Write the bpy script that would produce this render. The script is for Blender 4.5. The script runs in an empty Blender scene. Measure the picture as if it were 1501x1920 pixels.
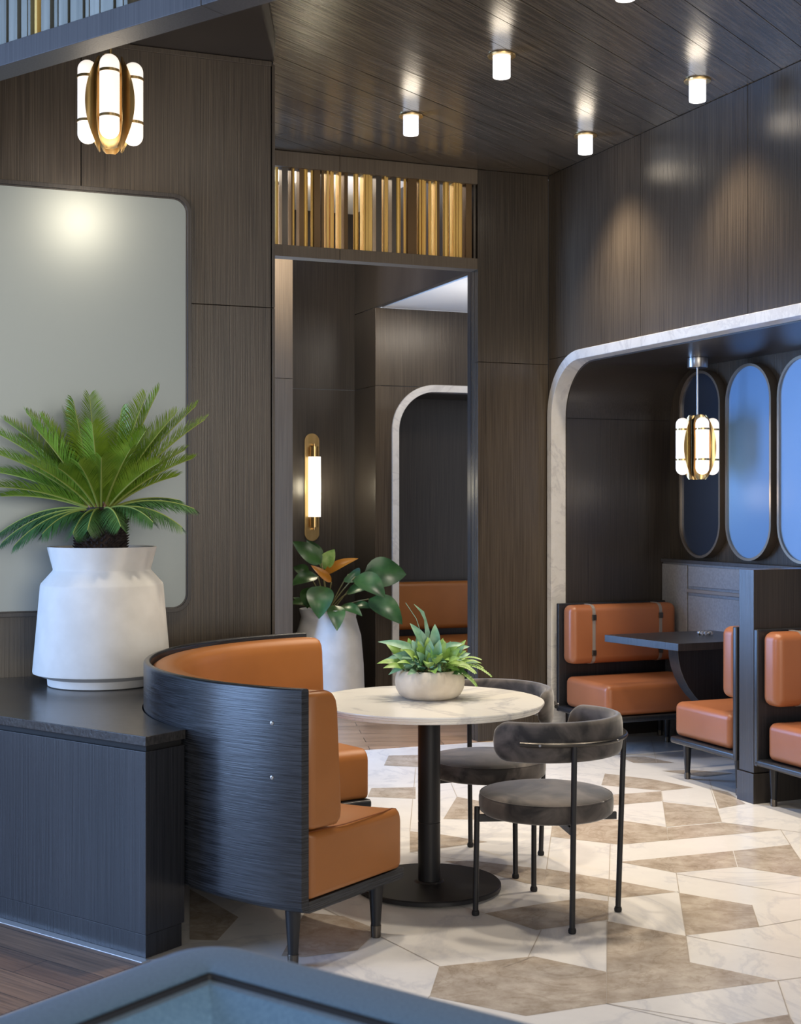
import bpy, bmesh, math, random
from mathutils import Vector, Matrix
R = random.Random(7)
D = bpy.data
col = bpy.context.scene.collection
scn = bpy.context.scene

# ------------------------------------------------------------ camera, world, lights
F = 2550.0; HZ = 950.0; CX = 750.5; HC = 1.505       # focal length in px of the 1501x1920 frame, horizon row, camera height
cam = D.objects.new('camera', D.cameras.new('camera')); col.objects.link(cam)
cam.location = (0, 0, HC); cam.rotation_euler = (math.pi/2, 0, 0)
cam.data.sensor_width = 36; cam.data.lens = F*36/1920
cam.data.shift_y = -(960-HZ)/1920
cam.data.clip_start = .05
cam.data.dof.use_dof = True; cam.data.dof.focus_distance = 6.2; cam.data.dof.aperture_fstop = 6.3
scn.camera = cam
scn.view_settings.view_transform = 'Standard'; scn.view_settings.look = 'None'
scn.view_settings.gamma = 1; scn.view_settings.use_curve_mapping = False
scn.view_settings.exposure = 0.46
scn.cycles.max_bounces = 8

w = D.worlds.new('world'); scn.world = w; w.use_nodes = True
w.node_tree.nodes['Background'].inputs[0].default_value = (.80, .83, .92, 1)
w.node_tree.nodes['Background'].inputs[1].default_value = 0.60

def lamp(name, kind, loc, energy, color, **kw):
    l = D.lights.new(name, kind); l.energy = energy; l.color = color
    o = D.objects.new(name, l); col.objects.link(o); o.location = loc
    tgt = kw.pop('target', None)
    for k, v_ in kw.items(): setattr(l, k, v_)
    if tgt is not None:
        o.rotation_euler = (Vector(tgt)-Vector(loc)).to_track_quat('-Z', 'Y').to_euler()
    return o
DAY = (.34, .56, 1.0); WARM = (1, .86, .67)
lamp('daylight_left', 'AREA', (-5.6, 3.3, 1.9), 210, DAY, shape='RECTANGLE', size=2.6, size_y=3.0, target=(1.6, 6.8, 1.2))
lamp('warm_fill_behind', 'AREA', (1.8, -3.2, 2.3), 150, (1, .90, .74), shape='RECTANGLE', size=5.0, size_y=2.4, target=(0, 6, 1.2))  # unseen warm fill added behind the camera to brighten the facing walls
lamp('daylight_corridor', 'AREA', (-1.95, 8.6, 1.55), 85, (.26, .50, 1), shape='RECTANGLE', size=1.05, size_y=2.2, target=(1.5, 7.1, 1.45))
lamp('lobby_ceiling_wash', 'AREA', (.9, 9.3, 2.3), 6, (1, .93, .84), shape='RECTANGLE', size=.7, size_y=.3, target=(.9, 9.4, 4))  # unseen uplight added to brighten the white lobby ceiling
lamp('inner_ceiling_wash', 'AREA', (-1.1, 9.0, 3.3), 26, (1, .86, .68), shape='RECTANGLE', size=.9, size_y=.4, target=(-1.0, 9.9, 4))  # unseen uplight added so the high ceiling shows bright behind the fins
lamp('inner_room_light', 'AREA', (.9, 9.4, 2.98), 8, (1, .88, .74), shape='RECTANGLE', size=.6, size_y=.3, target=(.4, 9.6, 0))

# ------------------------------------------------------------ frames of the plan
def V2(x, y): return Vector((x, y))
def G(px, py, z=0.0):                                   # pixel on the horizontal plane z
    Y = F*(HC-z)/(py-HZ); return V2((px-CX)/F*Y, Y)
W1 = V2(.9340, .3580).normalized(); VV = V2(.3888, -.9213).normalized(); WN = V2(.9213, .3888).normalized()
U2 = V2(-.807, .591).normalized(); N2 = V2(.591, .807).normalized()
K = V2(.963, 8.866); W0 = V2(-1.65, 6.10); TC = V2(.113, 5.365)
CEIL = 3.66
NL = V2(W1.y, -W1.x)                                     # out of the left/back walls, towards the camera
def solve(px, O, a):                                    # distance along a from O to the vertical plane seen at column px
    k = (px-CX)/F; return (k*O.y-O.x)/(a.x-k*a.y)

# ------------------------------------------------------------ materials
def mat(name, color, rough=.5, metal=0, **kw):
    m = D.materials.new(name); m.use_nodes = True; b = m.node_tree.nodes['Principled BSDF']
    b.inputs['Base Color'].default_value = (*color, 1); b.inputs['Roughness'].default_value = rough; b.inputs['Metallic'].default_value = metal
    for k, v_ in kw.items(): b.inputs[k.replace('_', ' ')].default_value = v_
    return m
def noise_mat(name, c1, c2, scale=(1, 1, 1), nscale=1.0, rough=.5, metal=0, bump=0.0, detail=6, ramp=(.35, .65), dist=0.0, rough2=None, coord='Object', **kw):
    m = mat(name, c1, rough, metal, **kw); nt = m.node_tree; b = nt.nodes['Principled BSDF']
    tc = nt.nodes.new('ShaderNodeTexCoord'); mp = nt.nodes.new('ShaderNodeMapping'); mp.inputs['Scale'].default_value = scale
    n = nt.nodes.new('ShaderNodeTexNoise'); n.inputs['Scale'].default_value = nscale; n.inputs['Detail'].default_value = detail; n.inputs['Distortion'].default_value = dist
    cr = nt.nodes.new('ShaderNodeValToRGB'); e = cr.color_ramp.elements
    e[0].position, e[1].position = ramp; e[0].color = (*c1, 1); e[1].color = (*c2, 1)
    L = nt.links.new
    L(tc.outputs[coord], mp.inputs[0]); L(mp.outputs[0], n.inputs[0]); L(n.outputs[0], cr.inputs[0]); L(cr.outputs[0], b.inputs['Base Color'])
    if bump:
        bp = nt.nodes.new('ShaderNodeBump'); bp.inputs['Strength'].default_value = bump; bp.inputs['Distance'].default_value = .003
        L(n.outputs[0], bp.inputs['Height']); L(bp.outputs[0], b.inputs['Normal'])
    if rough2 is not None:
        mr = nt.nodes.new('ShaderNodeMapRange'); mr.inputs[3].default_value = rough; mr.inputs[4].default_value = rough2
        mr.inputs[1].default_value = .3; mr.inputs[2].default_value = .7
        L(n.outputs[0], mr.inputs[0]); L(mr.outputs[0], b.inputs['Roughness'])
    return m
def wood(name, c1, c2, scale, rough, bump=.25, broad=(1.2, 1.2, .35), bmix=.45):
    m = mat(name, c1, rough); nt = m.node_tree; b = nt.nodes['Principled BSDF']; L = nt.links.new
    tc = nt.nodes.new('ShaderNodeTexCoord')
    def nz(sc, det, dist=0):
        mp = nt.nodes.new('ShaderNodeMapping'); mp.inputs['Scale'].default_value = sc
        n = nt.nodes.new('ShaderNodeTexNoise'); n.inputs['Scale'].default_value = 1; n.inputs['Detail'].default_value = det; n.inputs['Distortion'].default_value = dist
        L(tc.outputs['Object'], mp.inputs[0]); L(mp.outputs[0], n.inputs[0]); return n
    n1 = nz(scale, 5); n2 = nz(broad, 3, .6)
    mx = nt.nodes.new('ShaderNodeMix'); mx.data_type = 'FLOAT'; mx.inputs[0].default_value = bmix
    L(n1.outputs[0], mx.inputs[2]); L(n2.outputs[0], mx.inputs[3])
    cr = nt.nodes.new('ShaderNodeValToRGB'); e = cr.color_ramp.elements; e[0].position = .38; e[1].position = .62
    e[0].color = (*c1, 1); e[1].color = (*c2, 1)
    L(mx.outputs[0], cr.inputs[0]); L(cr.outputs[0], b.inputs['Base Color'])
    bp = nt.nodes.new('ShaderNodeBump'); bp.inputs['Strength'].default_value = bump; bp.inputs['Distance'].default_value = .002
    L(n1.outputs[0], bp.inputs['Height']); L(bp.outputs[0], b.inputs['Normal'])
    return m
def emis(name, color, s, base=(.9, .9, .9)):
    m = mat(name, base, .4); b = m.node_tree.nodes['Principled BSDF']
    b.inputs['Emission Color'].default_value = (*color, 1); b.inputs['Emission Strength'].default_value = s
    return m
def plank_mat(name, ca, cb, ang, pw, pl, rough, grain=.35, mortar=(.004, .003, .003), bump=.3, msize=.004):
    m = mat(name, ca, rough); nt = m.node_tree; b = nt.nodes['Principled BSDF']; L = nt.links.new
    tc = nt.nodes.new('ShaderNodeTexCoord'); mp = nt.nodes.new('ShaderNodeMapping'); mp.inputs['Rotation'].default_value = (0, 0, -ang)
    br = nt.nodes.new('ShaderNodeTexBrick'); br.offset = .37; br.inputs['Scale'].default_value = 1
    br.inputs['Color1'].default_value = (*ca, 1); br.inputs['Color2'].default_value = (*cb, 1); br.inputs['Mortar'].default_value = (*mortar, 1)
    br.inputs['Mortar Size'].default_value = msize; br.inputs['Brick Width'].default_value = pl; br.inputs['Row Height'].default_value = pw; br.inputs['Bias'].default_value = 0
    L(tc.outputs['Object'], mp.inputs[0]); L(mp.outputs[0], br.inputs[0])
    m2 = nt.nodes.new('ShaderNodeMapping'); m2.inputs['Scale'].default_value = (3, 90, 1); L(mp.outputs[0], m2.inputs[0])
    n = nt.nodes.new('ShaderNodeTexNoise'); n.inputs['Scale'].default_value = 1; n.inputs['Detail'].default_value = 6; n.inputs['Distortion'].default_value = .3; L(m2.outputs[0], n.inputs[0])
    mr = nt.nodes.new('ShaderNodeMapRange'); mr.inputs[1].default_value = .3; mr.inputs[2].default_value = .7; mr.inputs[3].default_value = 1-grain; mr.inputs[4].default_value = 1+grain; L(n.outputs[0], mr.inputs[0])
    mx = nt.nodes.new('ShaderNodeMix'); mx.data_type = 'RGBA'; mx.blend_type = 'MULTIPLY'; mx.inputs[0].default_value = 1
    L(br.outputs['Color'], mx.inputs[6]); L(mr.outputs[0], mx.inputs[7]); L(mx.outputs[2], b.inputs['Base Color'])
    ad = nt.nodes.new('ShaderNodeMath'); ad.operation = 'MULTIPLY_ADD'; ad.inputs[1].default_value = -5.0
    L(br.outputs['Fac'], ad.inputs[0]); L(n.outputs[0], ad.inputs[2])
    bp = nt.nodes.new('ShaderNodeBump'); bp.inputs['Strength'].default_value = bump; bp.inputs['Distance'].default_value = .0022
    L(ad.outputs[0], bp.inputs['Height']); L(bp.outputs[0], b.inputs['Normal'])
    return m
def marble(name, base, vein, rough, scale=1.2, mott=None):
    m = mat(name, base, rough); nt = m.node_tree; b = nt.nodes['Principled BSDF']; L = nt.links.new
    tc = nt.nodes.new('ShaderNodeTexCoord')
    n = nt.nodes.new('ShaderNodeTexNoise'); n.inputs['Scale'].default_value = scale; n.inputs['Detail'].default_value = 8; n.inputs['Distortion'].default_value = 1.6; n.inputs['Roughness'].default_value = .62
    L(tc.outputs['Object'], n.inputs[0])
    cr = nt.nodes.new('ShaderNodeValToRGB'); e = cr.color_ramp.elements
    e[0].position = .47; e[1].position = .53; e[0].color = (*base, 1); e[1].color = (*base, 1)
    k = cr.color_ramp.elements.new(.50); k.color = (*vein, 1)
    L(n.outputs[0], cr.inputs[0])
    n2 = nt.nodes.new('ShaderNodeTexNoise'); n2.inputs['Scale'].default_value = scale*2.6; n2.inputs['Detail'].default_value = 9; n2.inputs['Roughness'].default_value = .7
    L(tc.outputs['Object'], n2.inputs[0])
    c2 = nt.nodes.new('ShaderNodeValToRGB'); e = c2.color_ramp.elements; e[0].position = .35; e[1].position = .65
    q = mott or (.86, .86, .86); e[0].color = (*q, 1); e[1].color = (1, 1, 1, 1); L(n2.outputs[0], c2.inputs[0])
    mx = nt.nodes.new('ShaderNodeMix'); mx.data_type = 'RGBA'; mx.blend_type = 'MULTIPLY'; mx.inputs[0].default_value = 1
    L(cr.outputs[0], mx.inputs[6]); L(c2.outputs[0], mx.inputs[7]); L(mx.outputs[2], b.inputs['Base Color'])
    return m

M = {}
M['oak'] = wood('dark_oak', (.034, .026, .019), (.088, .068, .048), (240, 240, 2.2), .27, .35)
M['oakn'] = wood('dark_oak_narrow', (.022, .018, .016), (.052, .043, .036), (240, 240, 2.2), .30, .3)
M['oak_brown'] = wood('brown_oak', (.11, .084, .060), (.17, .134, .096), (240, 240, 2.2), .42, .25)
M['black_oak_h'] = wood('black_oak_flat_grain', (.006, .007, .009), (.034, .038, .046), (7, 7, 300), .26, .45, bmix=.15)
M['black_oak'] = wood('black_oak', (.010, .011, .014), (.028, .029, .034), (150, 150, 2), .30, .4)
M['ledge_top'] = wood('ledge_top_oak', (.020, .019, .019), (.048, .045, .043), (12, 130, 60), .22, .5)
M['grey_oak'] = wood('grey_oak', (.05, .05, .055), (.085, .085, .092), (150, 150, 2), .42, .2)
M['ceil'] = plank_mat('ceiling_boards', (.088, .070, .050), (.088, .070, .050), math.atan2(N2.y, N2.x), .19, 1.35, .22, .45, mortar=(.088, .070, .050), bump=.35, msize=0)
M['woodfloor'] = plank_mat('walnut_floor', (.20, .115, .070), (.30, .185, .115), math.atan2(N2.y, N2.x)+math.pi/2*1, .14, 1.2, .32, .45, msize=.0015)
M['woodfloor2'] = plank_mat('oak_floor', (.30, .19, .115), (.42, .27, .17), 0.12, .16, 1.3, .30, .4, msize=.002)
M['marble'] = marble('white_marble', (.84, .82, .79), (.72, .71, .71), .20, 1.0, (.90, .90, .91))
M['beige'] = marble('beige_marble', (.60, .53, .45), (.50, .43, .35), .22, 3.2, (.62, .58, .54))
M['frame_marble'] = marble('frame_marble', (.74, .72, .68), (.62, .60, .58), .25, 2.0, (.86, .85, .83))
M['table_marble'] = marble('table_marble', (.88, .86, .81), (.66, .65, .65), .16, .8, (.96, .96, .96))
M['grout'] = mat('grout', (.36, .31, .26), .6)
M['leather'] = noise_mat('tan_leather', (.32, .118, .028), (.375, .14, .035), nscale=3, rough=.40, bump=.0, detail=3)
M['leather2'] = noise_mat('tan_leather_booth', (.31, .108, .043), (.355, .127, .052), nscale=3, rough=.36, detail=3)
M['piping'] = mat('leather_piping', (.20, .06, .015), .5)
M['velvet'] = noise_mat('charcoal_velvet', (.015, .013, .013), (.105, .088, .08), nscale=5.5, rough=.75, detail=7, ramp=(.39, .64), dist=1.8, Sheen_Weight=.55, Sheen_Roughness=.4)
M['black_metal'] = mat('black_metal', (.018, .018, .020), .42, .3)
M['bronze'] = mat('bronze_metal', (.12, .105, .09), .32, .85)
M['brass'] = noise_mat('brass', (.62, .42, .17), (.74, .52, .24), (30, 30, 1), 1, .28, .9)
M['brass_fin'] = noise_mat('brass_fin', (.88, .54, .13), (.95, .64, .20), (8, 8, 1), 1, .40, .35)
M['bronze_fin'] = mat('bronze_fin', (.15, .09, .04), .38, .6)
M['pale_fin'] = noise_mat('pale_metal_fin', (.24, .25, .22), (.38, .38, .33), (30, 30, 1), 1, .34, .65)
M['steel'] = mat('brushed_steel', (.50, .48, .46), .28, .95)
M['frame_bronze'] = mat('mirror_frame_bronze', (.42, .34, .26), .30, .9)
M['satin'] = mat('satin_mirror_glass', (.27, .30, .30), .46, .85)
M['mirror_refl_dark'] = mat('dark_reflection_glass', (.06, .08, .12), .12, .6)  # dark reflection put into the glass colour
M['mirror_refl_blue'] = mat('blue_reflection_glass', (.15, .30, .54), .40, .05)  # reflected blue daylight put into the glass colour
M['mirror_refl_pale'] = mat('pale_blue_reflection_glass', (.24, .42, .70), .36, .05)  # paler daylight reflection, likewise carried by the base colour
M['plaster'] = mat('white_plaster', (.80, .78, .74), .8)
M['concrete'] = noise_mat('white_concrete', (.70, .69, .66), (.78, .77, .74), nscale=9, rough=.75, bump=.15, detail=8)
M['stone_bowl'] = noise_mat('stone_bowl', (.58, .50, .40), (.72, .64, .53), nscale=14, rough=.7, bump=.3, detail=8)
M['soil'] = noise_mat('soil', (.02, .014, .010), (.06, .04, .03), nscale=60, rough=.95, bump=.8)
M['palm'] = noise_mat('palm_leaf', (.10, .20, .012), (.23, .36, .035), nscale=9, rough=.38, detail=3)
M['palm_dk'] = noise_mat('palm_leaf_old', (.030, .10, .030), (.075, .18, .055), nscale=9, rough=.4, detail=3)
M['rachis'] = mat('palm_rachis', (.30, .36, .08), .5)
M['trunk'] = noise_mat('cycad_trunk', (.015, .010, .010), (.07, .05, .045), nscale=40, rough=.9, bump=.6)
M['fluff'] = mat('cycad_crown', (.30, .16, .10), .9)
M['leaf_dk'] = noise_mat('glossy_leaf', (.022, .065, .020), (.06, .15, .04), nscale=7, rough=.28, detail=3)
M['leaf_or'] = mat('orange_leaf', (.50, .20, .02), .3)
M['leaf_a'] = noise_mat('fresh_leaf', (.16, .32, .06), (.34, .50, .14), nscale=20, rough=.42, detail=3)
M['leaf_b'] = noise_mat('blue_green_leaf', (.12, .28, .17), (.26, .45, .30), nscale=20, rough=.42, detail=3)
M['stem'] = mat('leaf_stem', (.22, .20, .08), .5)
M['bulb'] = emis('opal_glass_glow', (1, .90, .79), .66)
M['can'] = emis('white_glass_glow', (.95, .96, 1), .85)
M['tube'] = emis('ribbed_glass_glow', (.98, .96, .86), .58)
M['sofa'] = noise_mat('blue_grey_fabric', (.10, .21, .36), (.135, .265, .43), nscale=180, rough=.8, bump=.2, detail=3, Sheen_Weight=.2)
M['rail'] = mat('dark_bronze_rail', (.06, .055, .05), .3, .7)
M['sofa_dk'] = mat('dark_piping', (.012, .014, .02), .6)
M['strap'] = mat('grey_strap', (.26, .23, .21), .6)
M['panel_grey'] = noise_mat('grey_linen_panel', (.25, .25, .26), (.31, .31, .32), nscale=60, rough=.6, detail=4)
M['trim_metal'] = mat('pale_metal_trim', (.62, .64, .66), .35, .6)
M['glassbead'] = mat('clear_glass', (.9, .9, .95), .05, 0, Transmission_Weight=.8)
M['black'] = mat('shadow_black', (.006, .006, .007), .7)

# ------------------------------------------------------------ mesh builder
class MB:
    def __init__(s): s.bm = bmesh.new(); s.mi = 0
    def face(s, pts):
        vs = [s.bm.verts.new(p) for p in pts]
        f = s.bm.faces.new(vs); f.material_index = s.mi; return f
    def prism(s, lo, hi):                      # two equal rings of points
        n = len(lo); a = [s.bm.verts.new(p) for p in lo]; b = [s.bm.verts.new(p) for p in hi]
        fs = [s.bm.faces.new(a[::-1]), s.bm.faces.new(b)]
        for i in range(n): fs.append(s.bm.faces.new((a[i], a[(i+1) % n], b[(i+1) % n], b[i])))
        for f in fs: f.material_index = s.mi
    def box(s, x0, x1, y0, y1, z0, z1):
        s.prism([(x0, y0, z0), (x1, y0, z0), (x1, y1, z0), (x0, y1, z0)], [(x0, y0, z1), (x1, y0, z1), (x1, y1, z1), (x0, y1, z1)])
    def fbox(s, O, a, b, a0, a1, b0, b1, z0, z1):
        r = [O+a*i+b*j for i, j in ((a0, b0), (a1, b0), (a1, b1), (a0, b1))]
        s.prism([(p.x, p.y, z0) for p in r], [(p.x, p.y, z1) for p in r])
    def rings(s, rings, closed=True, caps=True, loop=False):
        vs = [[s.bm.verts.new(p) for p in r] for r in rings]; n = len(vs[0]); m = len(vs)
        for i in range(m if loop else m-1):
            A, B = vs[i], vs[(i+1) % m]
            for j in range(n if closed else n-1):
                k = (j+1) % n
                f = s.bm.faces.new((A[j], A[k], B[k], B[j])); f.material_index = s.mi
        if caps and not loop:
            for r in (vs[0][::-1], vs[-1]):
                f = s.bm.faces.new(r); f.material_index = s.mi
    def lathe(s, prof, c=(0, 0), n=48, caps=True):
        s.rings([[(c[0]+r*math.cos(2*math.pi*i/n), c[1]+r*math.sin(2*math.pi*i/n), z) for i in range(n)] for r, z in prof], caps=caps)
    def tube(s, pts, r, n=10, caps=True):
        pts = [Vector(p) for p in pts]; rr = r if isinstance(r, (list, tuple)) else [r]*len(pts); out = []; up = Vector((0, 0, 1))
        for i, p in enumerate(pts):
            t = (pts[min(i+1, len(pts)-1)]-pts[max(i-1, 0)]).normalized()
            if abs(t.dot(up)) > .95: up = Vector((1, 0, 0)) if abs(t.x) < .9 else Vector((0, 1, 0))
            x = t.cross(up).normalized(); y = x.cross(t); up = y
            out.append([p+(x*math.cos(2*math.pi*k/n)+y*math.sin(2*math.pi*k/n))*rr[i] for k in range(n)])
        s.rings(out, caps=caps)
    def build(s, name, m, parent=None, world=False, smooth=False, bevel=0, seg=2, sub=0, label=None):
        bmesh.ops.recalc_face_normals(s.bm, faces=s.bm.faces)
        if world and parent is not None:
            parent_m = Matrix.LocRotScale(parent.location, parent.rotation_euler, None)
            s.bm.transform(parent_m.inverted())
        me = D.meshes.new(name); s.bm.to_mesh(me); s.bm.free()
        for x in (m if isinstance(m, (list, tuple)) else [m]): me.materials.append(x)
        o = D.objects.new(name, me); col.objects.link(o)
        if parent is not None: o.parent = parent
        if smooth:
            for p in me.polygons: p.use_smooth = True
            if smooth == 'auto':
                a = o.modifiers.new('es', 'EDGE_SPLIT'); a.split_angle = math.radians(35)
        if bevel:
            b = o.modifiers.new('bevel', 'BEVEL'); b.width = bevel; b.segments = seg; b.limit_method = 'ANGLE'; b.angle_limit = math.radians(40)
            b.harden_normals = True
            for p in me.polygons: p.use_smooth = True
        if sub:
            q = o.modifiers.new('sub', 'SUBSURF'); q.levels = sub; q.render_levels = sub
        if label: o['label'] = label
        return o
def thing(name, label, cat, loc=(0, 0, 0), rz=0.0, group=None):
    o = D.objects.new(name, None); col.objects.link(o); o.location = loc; o.rotation_euler = (0, 0, rz); o.empty_display_size = .1
    o['label'] = label; o['category'] = cat
    if group: o['group'] = group
    return o
def tag(o, label, cat, group=None):
    o['label'] = label; o['category'] = cat
    if group: o['group'] = group
    return o
def struct(o): o['kind'] = 'structure'; return o
def copy_tree(o, parent=None):
    c = o.copy(); col.objects.link(c)
    if parent is not None: c.parent = parent
    for ch in list(o.children): copy_tree(ch, c)
    return c
def cushion(mb, x0, x1, y0, y1, z0, z1, r=.03, seg=5):
    """rounded box"""
    b2 = bmesh.new()
    bmesh.ops.create_cube(b2, size=1, matrix=Matrix.Translation(((x0+x1)/2, (y0+y1)/2, (z0+z1)/2)) @ Matrix.Diagonal((x1-x0, y1-y0, z1-z0, 1)))
    bmesh.ops.bevel(b2, geom=b2.edges[:], offset=r, segments=seg, profile=.5, affect='EDGES')
    me = D.meshes.new('t'); b2.to_mesh(me); b2.free(); mb.bm.from_mesh(me); D.meshes.remove(me)

# ------------------------------------------------------------ floor
mb = MB()
mb.face([(-7, -3, 0), (7, -3, 0), (7, 14, 0), (-7, 14, 0)])
mb.mi = 1
C5 = lambda x, y: (1000+x/2.996, 1350+y/2.996)
C3 = lambda x, y: (660+x/2.78, 1260+y/2.78)
C2 = lambda x, y: (250+x/2.743, 1160+y/2.743)
dark = [
 [C5(*p) for p in ((815, 970), (1225, 1040), (1265, 1162), (855, 1210))],
 [C5(*p) for p in ((415, 1130), (853, 1213), (875, 1360), (1370, 1465), (412, 1595))],
 [(823, 1812), (1000, 1793), (1136, 1822), (1136, 1882), (985, 1905), (805, 1868)],
 [C5(*p) for p in ((480, 797), (1118, 735), (1143, 825), (795, 858))],
 [C5(*p) for p in ((1122, 735), (1440, 700), (1560, 870), (1560, 890), (1147, 824))],
 [C5(*p) for p in ((725, 460), (1030, 495), (1055, 572), (748, 600))],
 [C5(*p) for p in ((750, 604), (1055, 576), (1385, 617), (755, 675))],
 [C5(*p) for p in ((105, 597), (430, 555), (745, 601), (753, 675), (485, 700), (95, 655))],
 [C5(*p) for p in ((430, 420), (715, 400), (720, 455), (430, 480))],
 [C5(*p) for p in ((400, 300), (680, 335), (900, 380), (720, 397), (380, 365))],
 [C5(*p) for p in ((1000, 385), (1090, 405), (1190, 470), (1040, 497))],
 [C5(*p) for p in ((70, 835), (480, 905), (800, 965), (480, 1000), (40, 925))],
 [C3(*p) for p in ((690, 1258), (1000, 1205), (1200, 1178), (1335, 1195), (1335, 1290), (960, 1345))],
 [C3(*p) for p in ((545, 650), (760, 690), (700, 770), (475, 765))],
 [C3(*p) for p in ((300, 830), (455, 845), (705, 885), (300, 940))],
 [C3(*p) for p in ((190, 435), (480, 430), (480, 500), (165, 487))],
 [C3(*p) for p in ((100, 605), (330, 600), (330, 660), (80, 650))],
 [C3(*p) for p in ((640, 985), (1020, 1030), (1290, 1090), (1180, 1130), (900, 1100), (480, 985))],
 [C2(*p) for p in ((290, 1390), (540, 1535), (430, 1655), (290, 1650))],  # shadow beside the ledge put in as a beige patch
 [C2(*p) for p in ((880, 1510), (1080, 1530), (1260, 1600), (1150, 1705), (870, 1740), (760, 1735))],
 [(1360, 1922), (1477, 1902), (1490, 1922)],
 [C5(*p) for p in ((480, 205), (620, 205), (790, 240), (560, 240))],
 [C5(*p) for p in ((720, 285), (880, 280), (1120, 300), (960, 320))],
]
for i, pl in enumerate(dark): mb.face([(*G(x, y, .0004+i*.00003), .0004+i*.00003) for x, y in pl])
mb.mi = 2
grout = [((1000, 1728), (1139, 1727)), (C5(412, 1130), C5(410, 1595)), (C5(410, 1595), C5(1080, 1708)), (C5(415, 1130), C5(430, 700)), (C5(800, 858), C5(855, 1212)),
 (C5(805, 965), C5(815, 970)), (C5(855, 1212), C5(1560, 1350)), (C5(875, 1360), C5(855, 1212)), (C5(1370, 1465), C5(1560, 1440)), (C5(1370, 1465), C5(1450, 1708)),
 (C5(1225, 1040), C5(1265, 1162)), (C5(1265, 1162), C5(1560, 1110)), (C5(800, 865), C5(1501, 985)), (C5(990, 380), C5(1055, 575)), (C5(715, 395), C5(757, 680)), (C5(1385, 615), C5(1440, 700)),
 (C5(1440, 700), C5(1501, 800)), (C5(105, 590), C5(60, 930)), (C5(660, 110), C5(690, 240)), (C5(985, 330), C5(1000, 385)), (C3(690, 1258), C3(330, 1160)), (C3(985, 1345), C3(910, 1500)), (C3(300, 940), C3(600, 985)),
 ((805, 1868), (770, 1920)), ((1136, 1882), (1300, 1920)), ((600, 1700), (823, 1812)), ((C3(330, 500)), (C3(300, 830))), (C3(545, 650), C3(480, 500)), (C5(0, 1330), C5(-170, 1390)), (C5(1055, 575), C5(1560, 640))]
for a, b in grout:
    A = G(*a); B = G(*b); d = (B-A).normalized(); n = V2(-d.y, d.x)*.0014
    mb.face([(*q, .0012) for q in (A-n, B-n, B+n, A+n)])
struct(mb.build('floor', [M['marble'], M['beige'], M['grout']]))

# walnut boards left of the stone, pale strip along the ledge
E0 = G(266, 1808); mb = MB()
pts = [E0, E0+U2*6, E0+U2*6-N2*6, E0-N2*6]
mb.prism([(*p, .0005) for p in pts], [(*p, .004) for p in pts])
struct(mb.build('floor_walnut', M['woodfloor']))
mb = MB(); mb.fbox(E0, U2, N2, 0, 5, 0, .035, .0005, .006); struct(mb.build('trim_1', M['trim_metal'], bevel=.001))
# boards of the inner room
mb = MB(); a = K-W1*4+VV*.0; pts = [a, K+W1*2.6, K+W1*2.6-VV*4, a-VV*4]
mb.prism([(*p, .0005) for p in pts], [(*p, .004) for p in pts])
struct(mb.build('floor_inner', M['woodfloor2']))

# ------------------------------------------------------------ ceiling
mb = MB(); mb.mi = 1; cr_ = random.Random(21); ON = V2(0, 0)
pts = [K-W1*5.5-NL*.1, K+WN*.1-NL*.1, K+VV*12+WN*.1, V2(-6, -3)]
mb.prism([(*p, CEIL+.012) for p in pts], [(*p, CEIL+.05) for p in pts]); mb.mi = 0
nb = bmesh.new()
for i in range(-34, 34):
    u0 = i*.188; off = cr_.uniform(0, 1.6)
    for j in range(-6, 9):
        l0 = j*1.6+off; du = cr_.uniform(-.0009, .0009)
        q = [ON+U2*a_+N2*b_ for a_, b_ in ((u0+.0018, l0+.0015), (u0+.1862, l0+.0015), (u0+.1862, l0+1.5985), (u0+.0018, l0+1.5985))]
        zz = [CEIL+.001+du, CEIL+.001-du, CEIL+.001-du, CEIL+.001+du]
        lo = [nb.verts.new((p.x, p.y, z)) for p, z in zip(q, zz)]; hi = [nb.verts.new((p.x, p.y, CEIL+.011)) for p in q]
        nb.faces.new(lo); nb.faces.new(hi)
        for k in range(4): nb.faces.new((lo[k], lo[(k+1) % 4], hi[(k+1) % 4], hi[k]))
for P_, n_ in ((pts[0], -NL), (pts[1], WN), (V2(-6, -2.5), V2(-1, -1))):
    bmesh.ops.bisect_plane(nb, geom=nb.verts[:]+nb.edges[:]+nb.faces[:], plane_co=(*P_, 0), plane_no=(n_.x, n_.y, 0), clear_outer=True)
me_ = D.meshes.new('t'); nb.to_mesh(me_); nb.free(); mb.bm.from_mesh(me_); D.meshes.remove(me_)
struct(mb.build('ceiling', [M['ceil'], M['black']]))
mb = MB(); zc = CEIL-.03
pts = [G(498, -60, zc), G(503, 5, zc), G(516, 76, zc), W0+W1*1.12, W0-W1*3, V2(-5, 3.4)]
mb.prism([(*p, zc) for p in pts], [(*p, CEIL-.002) for p in pts])
struct(mb.build('ceiling_panel', M['oakn'], bevel=.002))

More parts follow.
